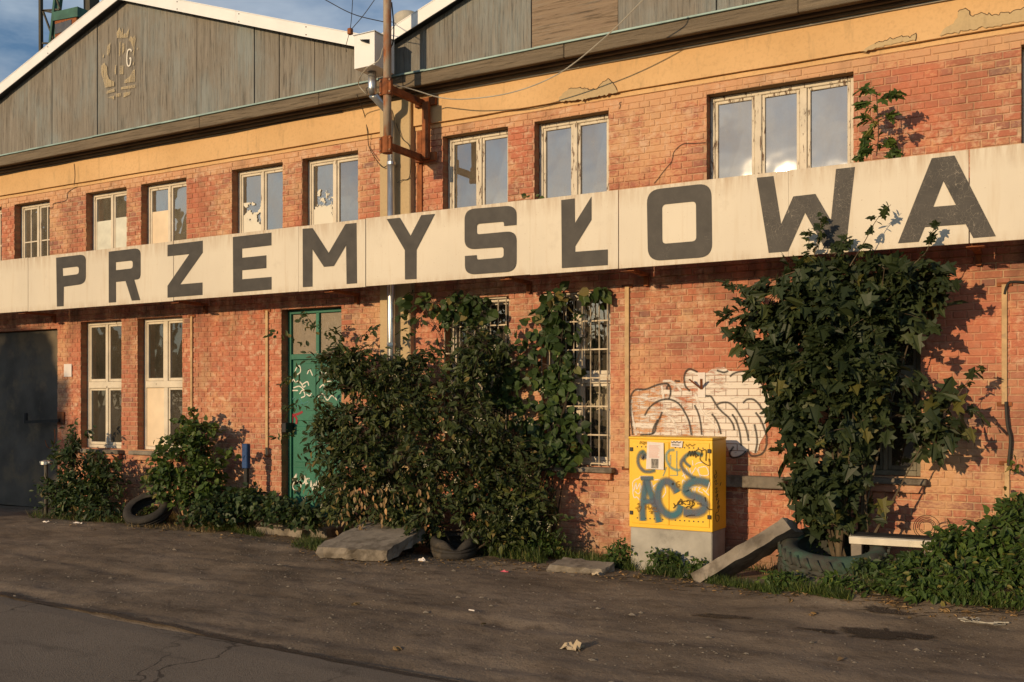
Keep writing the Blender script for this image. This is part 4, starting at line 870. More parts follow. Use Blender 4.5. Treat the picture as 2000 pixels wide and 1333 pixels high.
cp = lambda p: (XW(1220+p[0]*.15, CY-.01), ZW(1220+p[0]*.15, 845+p[1]*.15, CY-.01))
def cs(q, wpx): return ([cp(p) for p in q], wpx*.00088*(1.35 if wpx > 30 else 1.25))
def spray(name, strokes, layer, mat): 
    return ribbons(name, [cs(q, wd) for q, wd in strokes], CY-.0105-.0015*layer, M[mat], cab, split=name == 'graffiti_tag')
spray('graffiti_tag', [([(285,470),(190,470)], 1)], 0, 'marker_brown')
WHT = [[(185,600),(210,575),(280,570),(340,580),(380,605)], [(110,720),(105,660),(140,615),(185,600)], [(110,720),(110,800),(130,850),(160,840),(200,880),(240,870)], [(120,770),(150,655),(160,740),(200,665),(205,760),(225,690)], [(140,770),(180,800),(215,760)], [(350,640),(360,700),(350,760)], [(430,660),(365,720),(410,790)], [(385,620),(440,615),(480,640),(520,700),(535,780),(490,850)],
 [(755,500),(790,600)], [(750,570),(800,540),(830,540)], [(800,460),(830,530),(815,555)], [(850,470),(870,540),(930,455)], [(880,540),(860,600)], [(940,470),(980,550),(990,590)], [(960,460),(1060,450),(1090,550),(985,555),(960,470)], [(885,365),(890,430)], [(920,420),(960,395),(1020,390)], [(820,405),(850,430)], [(755,665),(760,620),(800,650)], [(840,770),(870,710),(900,790)], [(880,710),(950,710)], [(920,715),(915,785)], [(960,720),(1000,710),(960,760),(1020,790)], [(1020,740),(1060,770),(1100,690),(1095,640),(1040,640)], [(1100,820),(1050,770)], [(905,580),(915,610)]]
spray('graffiti_tag', [(q, 13) for q in WHT], 1, 'marker_white')
spray('graffiti_letter', [([(650,228),(585,235),(545,290),(555,380),(610,460),(680,490),(730,485)], 42), ([(600,290),(600,420)], 20), ([(680,240),(680,440),(690,560)], 22), ([(545,450),(520,520),(500,570)], 20), ([(590,560),(690,560)], 12)], 2, 'gcyan')
spray('graffiti_letter', [([(300,330),(240,250),(190,290),(175,370),(195,440),(250,500),(330,510),(400,490)], 52), ([(240,270),(235,330),(290,310)], 60)], 3, 'ggreen')
spray('graffiti_letter', [([(1020,300),(940,270),(850,275),(775,330),(735,410),(770,490),(850,560),(920,600)], 56), ([(770,340),(800,400),(860,450)], 40)], 4, 'ggreen')
spray('graffiti_letter', [([(285,600),(260,760),(245,900),(235,1040),(240,1150)], 95), ([(290,620),(330,760),(380,900),(420,1040),(450,1170)], 95), ([(245,900),(380,900)], 70), ([(210,595),(375,595)], 55)], 5, 'gblue')
spray('graffiti_letter', [([(690,780),(650,710),(590,650),(520,640),(460,700),(435,800),(445,920),(500,1020),(580,1075),(650,1075),(710,1030),(735,950)], 105)], 6, 'gblue')
spray('graffiti_letter', [([(1095,665),(990,635),(890,640),(815,690),(800,760),(850,810),(940,840),(1020,890),(1045,960),(1000,1025),(900,1050),(770,1035)], 115)], 7, 'gblue')
BLK = [[(820,310),(850,240),(860,310),(885,240),(895,310),(915,240),(935,290)], [(930,330),(920,270),(960,300),(920,310)], [(930,240),(960,220),(1000,235),(1010,290)], [(1000,240),(1060,230),(1060,370)], [(1000,270),(990,360),(1100,430),(1100,340)], [(640,920),(660,960),(635,985)], [(650,960),(700,930),(735,860)], [(690,930),(710,895),(740,900),(735,935),(700,935)], [(745,870),(755,940)], [(800,890),(755,905),(800,940)], [(820,905),(810,890),(840,885),(850,930),(820,940)], [(850,890),(880,895),(880,950),(860,990)], [(920,870),(890,890),(910,930),(880,960),(850,950)], [(800,985),(830,960),(880,990)], [(945,930),(1010,930)], [(800,1095),(850,1080),(920,1075)], [(1070,965),(1100,1000),(1145,1000)], [(1050,840),(1060,900)],
 [(620,120),(630,135),(640,118),(655,135),(665,120),(685,130),(700,118),(720,132),(740,120)], [(625,660),(640,660),(638,680),(622,678),(625,660)]]
spray('graffiti_tag', [(q, 11) for q in BLK], 8, 'marker_black')
BRN = [[(140,985),(165,985),(185,1030),(220,980),(200,960),(180,985)], [(170,940),(185,920),(190,965),(165,970)], [(270,940),(275,1000)], [(310,935),(315,1005)], [(270,970),(312,968)], [(325,975),(335,1000),(355,975),(365,1000),(385,970),(400,1000),(420,975)], [(320,1030),(350,1020),(360,1055),(345,1050),(370,1025),(430,1030)], [(200,150),(215,115),(235,150)], [(240,120),(265,125),(245,150),(265,155)], [(285,115),(275,150)], [(720,640),(690,645),(675,680),(690,710),(720,700),(718,675),(700,675)], [(800,150),(820,180),(850,150),(880,175),(920,150)]]
spray('graffiti_tag', [(q, 11) for q in BRN], 9, 'marker_brown')
# scribble on the shaded side of the cabinet
sm = []
for q in ([(1180,490),(1190,540),(1160,560),(1175,600),(1200,560)], [(1165,640),(1190,620),(1180,680),(1210,660)], [(1170,740),(1200,720),(1180,790),(1215,760)], [(1180,840),(1210,800),(1190,880),(1220,860)], [(1200,930),(1225,880),(1205,990),(1230,950),(1215,1030),(1185,1050),(1180,1120),(1200,1165),(1225,1130),(1220,1080),(1195,1080)], [(1240,690),(1255,650)]): sm.append(q)
yy = lambda zx: CY+.02+(zx-1145)/180*(yb-CY-.03)
for q in sm:
    m = MB()
    P = spline([(yy(p[0]), ZW(1220+p[0]*.15, 845+p[1]*.15-(p[0]-1145)*.0, yy(p[0]))) for p in q], 5)
    m.tube([(x1+.0015, p.x, p.y) for p in P], .0035, 4); m.build('graffiti_tag', M['black'], cab)
# paper notice and sticker on the doors
def sheet(name, pts, Y, mat, curl=.012):
    P = [cp(p) for p in pts]; m = MB(); n_ = 6
    for j in range(n_+1):
        for i in range(n_+1):
            s, t = i/n_, j/n_; a = Vector(P[0]).lerp(Vector(P[1]), s); b = Vector(P[3]).lerp(Vector(P[2]), s); q = a.lerp(b, t)
            m.v.append((q.x, Y-curl*(t*t)*(.4+.6*abs(s-.5)*2)-.001*random.random(), q.y))
    for j in range(n_):
        for i in range(n_): k = j*(n_+1)+i; m.f.append((k, k+n_+1, k+n_+2, k+1))
    return m, P
NY = CY-.027
nt_ = thing('paper_notice', (cp((405,300))[0], NY, cp((405,300))[1]), 'white paper notice with red print and small photo taped to cabinet door', 'notice')
m, P = sheet('sheet', [(302,120),(515,135),(520,485),(290,472)], NY, 'paper'); m.build('sheet', M['paper'], nt_, smooth=True)
m = MB()
for i in range(12):
    a, b = cp((325, 165+i*14)), cp((470-random.randint(0, 35), 172+i*14)); t_ = (165+i*14-120)/360
    Y_n = NY-.013*t_*t_-.003; m.add([(a[0], Y_n, a[1]), (b[0], Y_n, b[1]), (b[0], Y_n, b[1]-.0035), (a[0], Y_n, a[1]-.0035)], [(0,3,2,1)])
m.build('printed_lines', M['print_red'], nt_)
a, b = cp((362,340)), cp((446,465)); m = MB(); m.box((a[0], NY-.016, b[1]), (b[0], NY-.0145, a[1])); m.build('printed_photo', M['print_photo'], nt_)
m, P = sheet('sticker', [(612,108),(765,112),(755,197),(608,185)], CY-.0265, 'paper', .001); st = m.build('sticker', M['paper'], origin=(cp((690,150))[0], CY-.0265, cp((690,150))[1])); tag(st, 'small white sticker with black scrawl on the right cabinet door', 'sticker')
o = ribbons('scrawl', [cs(q, 10) for q in ([(615,122),(635,135),(650,118),(668,135),(690,118),(710,135),(745,120)], [(625,160),(720,165)])], CY-.0285, M['marker_black']); par(o, st)

# ------------------------------------------------------------------ foliage tools
LEAF = np.array([(0,0,0),(.28,.22,.05),(.62,.20,.05),(1,0,-.08),(.62,-.20,.05),(.28,-.22,.05)]); LEAF_F = [(0,1,2,3),(0,3,4,5)]
ROUND = np.array([(0,0,0),(.12,.34,.06),(.5,.40,.05),(1,0,-.10),(.5,-.40,.05),(.12,-.34,.06)])
MAP_R = [(0,0,0),(-.10,.26,-.02),(.12,.22,.03),(.20,.56,-.05),(.36,.42,.0),(.40,.19,.05),(.64,.33,-.02),(.72,.16,.02),(1,0,-.16)]
MAPLE = np.array(MAP_R+[(x, -y, z) for x, y, z in MAP_R[1:-1]]); MAPLE_F = [tuple(range(9)), (0, 8, 15, 14, 13, 12, 11, 10, 9)]
BLADE = np.array([(0,.5,0),(0,-.5,0),(.45,-.38,.05),(.45,.38,.05),(1,0,-.10)]); BLADE_F = [(0,1,2,3),(3,2,4)]
def nrm(a): return a/np.maximum(np.linalg.norm(a, axis=1, keepdims=True), 1e-9)
def leaf_geo(c, d, up, size, tpl, faces, wide=None):
    d = nrm(d); s = nrm(np.cross(up, d)); u = np.cross(d, s); size = np.asarray(size).reshape(-1, 1, 1); wd = size if wide is None else np.asarray(wide).reshape(-1, 1, 1)
    v = c[:, None, :]+size*tpl[None, :, 0:1]*d[:, None, :]+wd*tpl[None, :, 1:2]*s[:, None, :]+size*tpl[None, :, 2:3]*u[:, None, :]
    k = len(tpl); f = []
    for i in range(len(c)):
        b = i*k
        for q in faces: f.append(tuple(b+j for j in q))
    return v.reshape(-1, 3), f
def mesh_obj(name, v, f, mat, parent=None, origin=None):
    me = bpy.data.meshes.new(name); v = np.asarray(v)
    if origin is not None: v = v-np.array(origin)
    me.from_pydata(v.tolist(), [], f); me.materials.append(mat); o = bpy.data.objects.new(name, me); COL.objects.link(o)
    if origin is not None: o.location = origin
    return par(o, parent)
def blob(px, py, Y, rx, rz, ry):
    c = at(px, py, Y); s = T(px, Y)/F; u = (px-1000)/F
    return (np.array(c), np.array([rx*s/(cA+u*sA)*.98, ry, rz*s]))
def in_blobs(blobs, n, lo=.35, ymax=-.03):
    vol = np.array([b[1].prod()**.75 for b in blobs]); vol /= vol.sum(); res = []
    tries = 0
    while len(res) < n and tries < n*40:
        tries += 1; k = rng.choice(len(blobs), p=vol); d = rng.normal(size=3); d /= np.linalg.norm(d); r = rng.uniform(lo**2, 1)**.5*(rng.uniform(1.1, 1.4) if rng.random() < .16 else 1)
        p = blobs[k][0]+blobs[k][1]*d*r
        if p[1] < ymax and p[2] > gz(p[0], p[1])+.02: res.append(p)
    return np.array(res)
def twigs(base, blobs, n, stems=7, arch=.12, droop=.15, r=.006, lo=.35, ymax=-.03):
    """main stems to the blobs, then curved twigs to points spread through them; returns branch mesh and twig curves"""
    br = MB(); nodes = []
    for i in range(max(stems, len(blobs))):
        b = blobs[i % len(blobs)]; e = b[0]+b[1]*rng.uniform(-.45, .45, 3); e[1] = min(e[1], ymax-.03); s = np.array(base[i % len(base)])+np.array([rng.uniform(-.08, .08), rng.uniform(-.05, .05), 0]); s[2] = gz(s[0], s[1])-.03
        c = (s+e)/2+np.array([rng.uniform(-.1, .1), rng.uniform(-.08, .04), .1]); c[1] = min(c[1], ymax-.02)
        P = [(1-t)**2*s+2*t*(1-t)*c+t*t*e for t in np.linspace(0, 1, 7)]; br.tube(P, [r*2.4*(1-.75*t) for t in np.linspace(0, 1, 7)], 5); nodes += P[2:]
    nodes = np.array(nodes); E = in_blobs(blobs, n, lo, ymax); cur = []
    for e in E:
        q = nodes-e; dd = (q**2).sum(1)+np.maximum(q[:, 2], 0)**2*4; s = nodes[np.argsort(dd)[rng.integers(0, 3)]]
        Lg = np.linalg.norm(e-s); c = (s+e)/2+np.array([rng.normal(0, .08)*Lg, rng.normal(0, .08)*Lg, arch*Lg+.02]); e2 = e+np.array([0, 0, -droop*Lg]); c[1] = min(c[1], ymax); e2[1] = min(e2[1], ymax)
        P = np.array([(1-t)**2*s+2*t*(1-t)*c+t*t*e2 for t in np.linspace(0, 1, 6)]); cur.append(P)
        br.tube(P[::1], [r*(1-.7*t) for t in np.linspace(0, 1, 6)], 3, cap=False)
    return br, cur
def leaves_on(cur, per, size, spread=.8, start=.35, droop=.35, jit=.03, face=(0,-.6,.7)):
    C_, Dd, U_, Sz = [], [], [], []
    for P in cur:
        for k in range(per):
            t = start+(1-start)*(k+rng.random())/per; x = t*(len(P)-1); i = min(int(x), len(P)-2); p = P[i]+(P[i+1]-P[i])*(x-i); tg = P[i+1]-P[i]; tg = tg/max(np.linalg.norm(tg), 1e-6)
            C_.append(p+rng.normal(0, jit, 3)); d = tg*.6+rng.normal(0, spread, 3)+np.array([0, 0, -droop]); Dd.append(d); U_.append(np.array(face)+rng.normal(0, .45, 3)); Sz.append(size*rng.uniform(.5, 1.35))
    C_ = np.array(C_); C_[:, 1] = np.minimum(C_[:, 1], -.02); return C_, np.array(Dd), np.array(U_), np.array(Sz)
def shrub(name, label, cat, base, blobs, n, per, size, leafm, tpl=LEAF, group=None, stems=7, droop=.15, arch=.12, r=.006, ymax=-.03, lo=.35, face=(0,-.6,.7), spread=.8, twigm='twig', extra=None, part='crown', start=.35):
    t = thing(name, tuple(base[0]), label, cat, group); br, cur = twigs(base, blobs, n, stems, arch, droop, r, lo, ymax); br.build('branches', M[twigm], t)
    if extra: cur = cur+extra
    c, d, u, s = leaves_on(cur, per, size, face=face, spread=spread, start=start); v, f = leaf_geo(c, d, u, s, tpl, LEAF_F); tag(mesh_obj(part, v, f, M[leafm], t), kind='stuff')
    return t, cur
def g3(px, py): p = gpt(px, py); return (p.x, p.y, p.z)
def gY(px, Y): x = XW(px, Y); return (x, Y, gz(x, Y))
def sprig(pts, Y, n=6):
    return np.array([tuple(p) for p in spline([at(a, b, Y) for a, b in pts], n)])[::2]

# big dogwood in front of the door and the barred window
bb = [blob(835, 850, -.75, 195, 150, .55), blob(690, 790, -.70, 90, 110, .40), blob(655, 700, -.65, 62, 55, .32), blob(760, 720, -.60, 90, 60, .35), blob(920, 690, -.5, 95, 80, .33), blob(700, 920, -.85, 90, 75, .42), blob(860, 985, -.95, 140, 65, .40), blob(985, 900, -.55, 85, 110, .35), blob(640, 860, -.7, 55, 80, .32), blob(1020, 980, -.6, 60, 60, .3), blob(700, 985, -.9, 85, 50, .35), blob(640, 960, -.75, 50, 50, .3), blob(770, 1010, -.95, 80, 35, .3), blob(985, 1030, -.75, 70, 45, .3), blob(1050, 1010, -.6, 60, 45, .28)]
ex = [sprig([(640,720),(605,690),(575,660),(520,652)], -.75), sprig([(620,700),(600,650),(592,620),(598,612)], -.7), sprig([(610,760),(575,740),(548,748)], -.75), sprig([(600,840),(570,845),(540,855)], -.75), sprig([(680,700),(660,650),(640,655)], -.7), sprig([(730,690),(770,660),(812,640),(850,600)], -.5), sprig([(700,690),(715,650),(735,640)], -.65), sprig([(620,900),(585,930),(575,960)], -.8), sprig([(610,800),(580,790),(552,800)], -.75), sprig([(640,680),(620,640),(605,640)], -.7)]
ex = ex*2
t, cur = shrub('dogwood_bush', 'large dense dark green bush hiding the door and the left barred window', 'bush', [gY(800, -.85), gY(720, -.8), gY(900, -.8), gY(960, -.6)], bb, 1300, 11, .094, 'leaf_bush', stems=18, droop=.22, spread=.75, extra=ex)
E = in_blobs(bb, 70, .8); m = MB()
for e in E:
    for k in range(7):
        q = e+rng.normal(0, .018, 3); m.add([q+np.array(o_)*.008 for o_ in ((1,0,0),(-1,0,0),(0,1,0),(0,-1,0),(0,0,1),(0,0,-1))], [(0,2,4),(2,1,4),(1,3,4),(3,0,4),(2,0,5),(1,2,5),(3,1,5),(0,3,5)])
tag(m.build('blossom', M['flower'], t), kind='stuff')
dry = [sprig([(x, 935+random.randint(0, 30)), (x+4, 970), (x+random.randint(-6, 10), 1015+random.randint(0, 35))], -1.15-.1*random.random()) for x in (675, 690, 712, 740, 752, 790, 815, 835, 700, 660, 725, 765)]
c, d, u, s = leaves_on(dry, 9, .075, spread=.35, droop=.9, jit=.015, start=.1); v, f = leaf_geo(c, d, u, s, LEAF, LEAF_F); tag(mesh_obj('dry_leaves', v, f, M['dry'], t), kind='stuff')

# creeper on the bars and under the sign
vb = [blob(905, 590, -.16, 80, 28, .08), blob(1090, 590, -.16, 60, 30, .08), blob(1095, 690, -.15, 42, 110, .07), blob(1060, 830, -.18, 60, 90, .10), blob(985, 700, -.16, 70, 90, .08), blob(1120, 850, -.15, 30, 80, .07), blob(1170, 570, -.14, 25, 10, .06), blob(800, 580, -.22, 45, 18, .06)]
shrub('wall_creeper', 'broad-leaved creeper climbing over the window bars below the sign', 'creeper', [gY(1030, -.15), gY(1075, -.13)], vb, 230, 6, .115, 'leaf_vine', tpl=ROUND, stems=16, droop=.3, r=.005, ymax=-.06, face=(0,-1,.3), spread=.55)
# shrub right of the lower left windows
sb = [blob(372, 850, -.45, 58, 48, .30), blob(352, 905, -.55, 62, 50, .34), blob(330, 940, -.6, 55, 35, .32), blob(410, 910, -.5, 40, 40, .28), blob(395, 960, -.6, 60, 30, .3)]
ex = [sprig([(400,880),(435,880),(462,888)], -.5), sprig([(340,870),(310,880),(290,900)], -.5), sprig([(372,820),(374,806),(378,800)], -.45), sprig([(410,850),(420,835),(424,826)], -.45)]*2
shrub('elder_shrub', 'bright green shrub below the second lower window near a leaning tyre', 'shrub', [gY(365, -.5)], sb, 260, 9, .085, 'leaf_light', stems=8, extra=ex, tpl=ROUND)
# dark shrub by the gate
sb = [blob(150, 920, -.6, 62, 60, .36), blob(195, 935, -.65, 50, 50, .34), blob(115, 965, -.7, 50, 40, .34), blob(135, 868, -.5, 22, 30, .18), blob(170, 985, -.8, 80, 30, .34)]
ex = [sprig([(150,880),(135,845),(150,825)], -.5), sprig([(165,880),(172,850),(175,838)], -.5), sprig([(120,900),(112,880),(108,872)], -.5), sprig([(195,890),(225,905),(236,915)], -.6)]*2
shrub('bramble_shrub', 'dark bramble shrub in the shade beside the steel gate', 'shrub', [gY(150, -.6)], sb, 330, 9, .095, 'leaf_dark', stems=9, extra=ex)
# low ivy between shrub and door
sb = [blob(480, 975, -.55, 75, 32, .35), blob(540, 990, -.7, 55, 28, .35), blob(430, 990, -.7, 60, 30, .35), blob(590, 1005, -.8, 45, 28, .3), blob(400, 1005, -.9, 60, 22, .3)]
shrub('ivy_mound', 'low dark ivy mound at the wall between blue post and green door', 'ivy', [gY(480, -.55)], sb, 460, 7, .075, 'leaf_dark', stems=5, tpl=ROUND)
# bramble hedge on the right edge
sb = [blob(1860, 1075, -1.25, 65, 50, .35), blob(1935, 1060, -1.15, 65, 55, .4), blob(1985, 1010, -.9, 45, 60, .4), blob(1800, 1120, -1.4, 70, 35, .3), blob(1900, 1130, -1.55, 95, 45, .35), blob(2010, 1110, -1.5, 70, 75, .4), blob(1740, 1130, -1.45, 45, 25, .25)]
ex = [sprig([(1960,970),(1972,930),(1985,890)], -.2), sprig([(1990,960),(1980,920),(1965,900)], -.2)]
shrub('bramble_hedge', 'thick mid green bramble thicket at the right edge below the conduit', 'bush', [gY(1880, -1.2), gY(1960, -1.1), gY(2020, -1.3)], sb, 620, 9, .075, 'leaf_light', stems=12, extra=ex)

# ------------------------------------------------------------------ maple sapling
mb_ = [blob(1640, 590, -.62, 175, 85, .42), blob(1600, 720, -.68, 110, 110, .40), blob(1670, 740, -.66, 85, 120, .38), blob(1625, 850, -.66, 115, 95, .38), blob(1480, 600, -.55, 62, 58, .28), blob(1800, 545, -.5, 50, 35, .22), blob(1615, 955, -.62, 90, 60, .30), blob(1625, 1005, -.68, 70, 28, .24), blob(1520, 700, -.6, 55, 90, .28), blob(1690, 620, -.6, 110, 95, .36), blob(1545, 800, -.62, 50, 90, .28), blob(1840, 810, -.45, 62, 55, .2), blob(1570, 530, -.75, 80, 35, .3), blob(1740, 520, -.72, 80, 30, .3), blob(1630, 670, -.75, 125, 120, .35)]
base = [gY(1640, -.55), gY(1683, -.5)]
mt = thing('maple_sapling', base[0], 'tall young maple with large lobed leaves growing in front of the sign', 'tree')
br, cur = twigs(base, mb_, 330, 18, .10, .18, .006, .3, -.06)
shoots = [([(1590,500),(1600,460),(1606,425)], -.86), ([(1660,520),(1690,470),(1712,430),(1740,400)], -.88), ([(1780,520),(1810,490),(1820,455),(1832,440)], -.84), ([(1560,520),(1578,490),(1580,445)], -.84), ([(1630,500),(1645,480),(1650,465)], -.84), ([(1790,860),(1850,800),(1890,745),(1915,715)], -.5), ([(1790,840),(1860,820),(1900,800),(1920,820)], -.45), ([(1460,600),(1430,610),(1408,620)], -.5), ([(1480,580),(1440,560),(1405,550)], -.5), ([(1440,720),(1470,690),(1510,660)], -.5)]
sh = [sprig(p, Y, 8) for p, Y in shoots]
for P in sh: br.tube(P, [.006*(1-.6*t) for t in np.linspace(0, 1, len(P))], 4)
br.build('branches', M['bark'], mt)
for b_, e_, r_ in ((base[0], at(1632, 560, -.62), .045), (base[1], at(1690, 640, -.6), .032)):
    b_ = Vector(b_)-Vector((0, 0, .05)); mid = (b_+e_)/2+Vector((.03, -.04, 0)); m = MB(); m.tube(spline([b_, b_.lerp(mid, .5), mid, e_], 5), [r_*(1-.75*i/15) for i in range(16)], 8); m.build('trunk', M['bark'], mt, smooth=True)
c, d, u, s = leaves_on(cur, 9, .175, spread=.55, start=.2, droop=.5, jit=.07, face=(-.1,-.65,.8))
c2, d2, u2, s2 = leaves_on(sh, 12, .105, spread=.7, start=.15, droop=.15, jit=.015, face=(0,-.3,.9))
c, d, u, s = np.concatenate([c, c2]), np.concatenate([d, d2]), np.concatenate([u, u2]), np.concatenate([s, s2])
keep = ~((c[:, 2] > 3.36) & (c[:, 1] > -.70)); c, d, u, s = c[keep], d[keep], u[keep], s[keep]      # nothing grows through the sign
ord_ = np.argsort(c[:, 1]-s*3); near = ord_[:300]; far = ord_[300:]
v, f = leaf_geo(c[far], d[far], u[far], s[far], MAPLE, MAPLE_F); tag(mesh_obj('foliage', v, f, M['leaf_maple'], mt), kind='stuff')
lme = []
for k in range(4):
    tp = MAPLE.copy(); tp[:, 2] += .10*np.sin(tp[:, 0]*3+k)*np.abs(tp[:, 1])+(-.18+.07*k)*tp[:, 0]**2*.5
    me = bpy.data.meshes.new('leaf'); me.from_pydata(tp.tolist(), [], MAPLE_F); me.materials.append(M['leaf_maple']); lme.append(me)
for i in near:
    dd = Vector(d[i]).normalized(); ss = Vector(u[i]).cross(dd).normalized(); uu = dd.cross(ss); mt_ = Matrix((dd, ss, uu)).transposed().to_4x4(); mt_.translation = c[i]
    o = bpy.data.objects.new('leaf', lme[i % 4]); COL.objects.link(o); o.parent = mt; o.matrix_parent_inverse = Matrix.Translation(mt.location).inverted(); o.matrix_basis = mt_ @ Matrix.Scale(float(s[i]), 4)
# little sapling rooted on top of the sign
sp = sprig([(1712,305),(1716,260),(1714,220),(1712,180)], -.55, 10)
lt = thing('sprouting_sapling', tuple(at(1712, 308, -.55)), 'small leafy sapling sprouting above the sign right of the wide upper window', 'sapling'); m = MB(); m.tube([tuple(p) for p in sp], .006, 4)
side = [sprig([(1713,200),(1735,190),(1760,188)], -.55), sprig([(1713,190),(1695,182),(1680,175)], -.56), sprig([(1714,210),(1695,208),(1678,202)], -.55), sprig([(1715,235),(1735,228),(1745,230)], -.54), sprig([(1716,250),(1700,235),(1688,230)], -.57), sprig([(1716,275),(1740,290),(1745,298)], -.55), sprig([(1716,285),(1690,280),(1682,300)], -.57), sprig([(1716,290),(1725,280),(1738,280)], -.53), sprig([(1715,260),(1698,262),(1688,270)], -.56), sprig([(1715,300),(1700,295),(1680,310)], -.58)]
for P in side: m.tube([tuple(p) for p in P], .003, 3)
m.build('stem', M['twig'], lt); c, d, u, s = leaves_on(side+[sp], 9, .10, spread=.5, start=.3, droop=.2, jit=.012, face=(0,-.4,.8)); v, f = leaf_geo(c, d, u, s, MAPLE, MAPLE_F); tag(mesh_obj('foliage', v, f, M['leaf_light'], lt), kind='stuff')
sp = [sprig([(1040,395),(1034,386),(1024,384)], -.5), sprig([(1040,395),(1046,386),(1056,388)], -.5)]
lt = thing('sprig_on_sign', tuple(at(1040, 395, -.5)), 'tiny green sprig peeping over the sign above letter S', 'plant'); c, d, u, s = leaves_on(sp, 3, .08, spread=.2, start=.4, droop=0, jit=.01); v, f = leaf_geo(c, d, u, s, ROUND, LEAF_F); mesh_obj('foliage', v, f, M['leaf_vine'], lt)

# ------------------------------------------------------------------ weeds and grass along the wall
def tuft(pxa, pya, pxb, pyb, n, hgt, wd=.008, wpy=14):
    C_, Dd, U_, Sz, Wd = [], [], [], [], []
    for i in range(n):
        t = rng.random(); p = gpt(pxa+(pxb-pxa)*t+rng.normal(0, 4), pya+(pyb-pya)*t+rng.uniform(-wpy, 0)*rng.random())
        p.y = min(p.y, -.04-.2*rng.random()) if p.y > -.04 else p.y; p.z = gz(p.x, p.y)
        C_.append((p.x, p.y, p.z-.01)); Dd.append(np.array([rng.normal(0, .45), rng.normal(0, .45), 1.])); U_.append(rng.normal(0, 1, 3)); Sz.append(hgt*rng.uniform(.4, 1.2)); Wd.append(wd*rng.uniform(.6, 1.3))
    return leaf_geo(np.array(C_), np.array(Dd), np.array(U_), np.array(Sz), BLADE, BLADE_F, np.array(Wd))
GV = []; GF = []; nv = 0
for a in ((600,1065,640,1082,260,.16), (575,1070,620,1078,160,.16), (915,1080,1060,1102,1100,.20), (1040,1085,1235,1116,1200,.17), (1255,1122,1350,1135,380,.15), (1380,1140,1520,1162,900,.12), (1500,1150,1660,1174,1100,.13), (1680,1155,1990,1195,1500,.16), (330,1010,430,1040,420,.16), (420,1035,510,1050,520,.14), (590,1060,640,1075,100,.2), (60,1012,250,1024,700,.16), (1150,1095,1240,1118,300,.14), (1600,1040,1720,1065,200,.16)):
    v, f = tuft(*a); GV.append(v); GF += [tuple(i+nv for i in q) for q in f]; nv += len(v)
g_ = mesh_obj('grass', np.concatenate(GV), GF, M['grass']); tag(g_, 'rough green grass along the foot of the wall', 'grass', kind='stuff')
GV = []; GF = []; nv = 0
for a in ((340,1022,480,1040,1100,.17), (430,990,480,1015,420,.27), (480,1012,600,1030,700,.12), (250,1030,420,1042,400,.08), (1640,1148,1690,1152,110,.13), (960,1000,1010,1060,60,.2), (1480,1120,1530,1135,90,.1)):
    v, f = tuft(*a); GV.append(v); GF += [tuple(i+nv for i in q) for q in f]; nv += len(v)
g_ = mesh_obj('dry_grass', np.concatenate(GV), GF, M['straw']); tag(g_, 'straw coloured dead grass beside the leaning tyre and kerb', 'grass', kind='stuff')
def weed(px, py, rx, rz, ry, n, size, leafm, label, lift=.5):
    p = gpt(px, py); Yw = min(p.y, -.10-ry); p = Vector((XW(px, Yw), Yw, 0)); p.z = gz(p.x, p.y); c = np.array([p.x, p.y+.02, p.z+rz*.7]); sh_ = [(c, np.array([rx, ry, rz]))]
    return shrub('weed_clump', label, 'weed', [(p.x, p.y, p.z)], sh_, n, 6, size, leafm, tpl=LEAF, group='weeds at the foot of the wall', stems=4, r=.003, lo=.2, arch=.2, droop=.1)
weed(985, 1085, .34, .30, .2, 130, .07, 'leaf_light', 'leafy weeds right of the folded tyre')
weed(1050, 1092, .42, .24, .22, 150, .065, 'leaf_light', 'leafy weeds behind the flat broken slab')
weed(1005, 1062, .45, .45, .22, 170, .075, 'leaf_light', 'tall leafy weeds between folded tyre and brick wall')
weed(1208, 1110, .22, .20, .14, 60, .06, 'leaf_light', 'leafy weeds left of the cabinet plinth')
weed(1300, 1122, .24, .16, .10, 70, .07, 'leaf_light', 'broad weeds in front of the cabinet plinth')
weed(1365, 1130, .14, .12, .08, 40, .055, 'leaf_light', 'small weeds at the right corner of the plinth')
weed(1580, 1062, .30, .22, .22, 80, .05, 'leaf_light', 'feathery weeds growing inside the big mossy tyre')
weed(1535, 1150, .28, .09, .12, 60, .06, 'leaf_light', 'dandelion weeds left in front of the big mossy tyre')
weed(1640, 1160, .24, .09, .1, 55, .06, 'leaf_light', 'weeds beside the crushed red packet')
weed(1790, 1170, .45, .12, .15, 110, .07, 'leaf_light', 'low leafy weeds in front of the bramble thicket')
weed(1920, 1180, .42, .12, .15, 100, .065, 'leaf_light', 'low weeds along the dirt at the right edge')
weed(1705, 1128, .20, .09, .12, 60, .06, 'leaf_dark', 'dark weeds below the left end of the white beam')
weed(1785, 1120, .30, .10, .14, 90, .065, 'leaf_dark', 'dark weeds below the middle of the white beam')
weed(610, 1040, .26, .22, .2, 80, .07, 'leaf_bush', 'weeds between green door and concrete slab')
weed(560, 1000, .28, .2, .2, 70, .07, 'leaf_bush', 'weeds at the green door step')
weed(850, 1062, .14, .10, .1, 22, .07, 'leaf_vine', 'leaves growing out of the folded tyre')
weed(795, 1075, .13, .16, .1, 35, .07, 'leaf_light', 'weeds squeezed between slab and folded tyre')
weed(300, 985, .34, .16, .16, 90, .06, 'leaf_light', 'grassy weeds behind the leaning tyre')
weed(425, 1010, .38, .14, .2, 90, .06, 'leaf_bush', 'weeds right of the leaning tyre')
weed(1540, 1045, .16, .3, .12, 40, .045, 'leaf_light', 'thin weeds behind the top of the tilted slab')

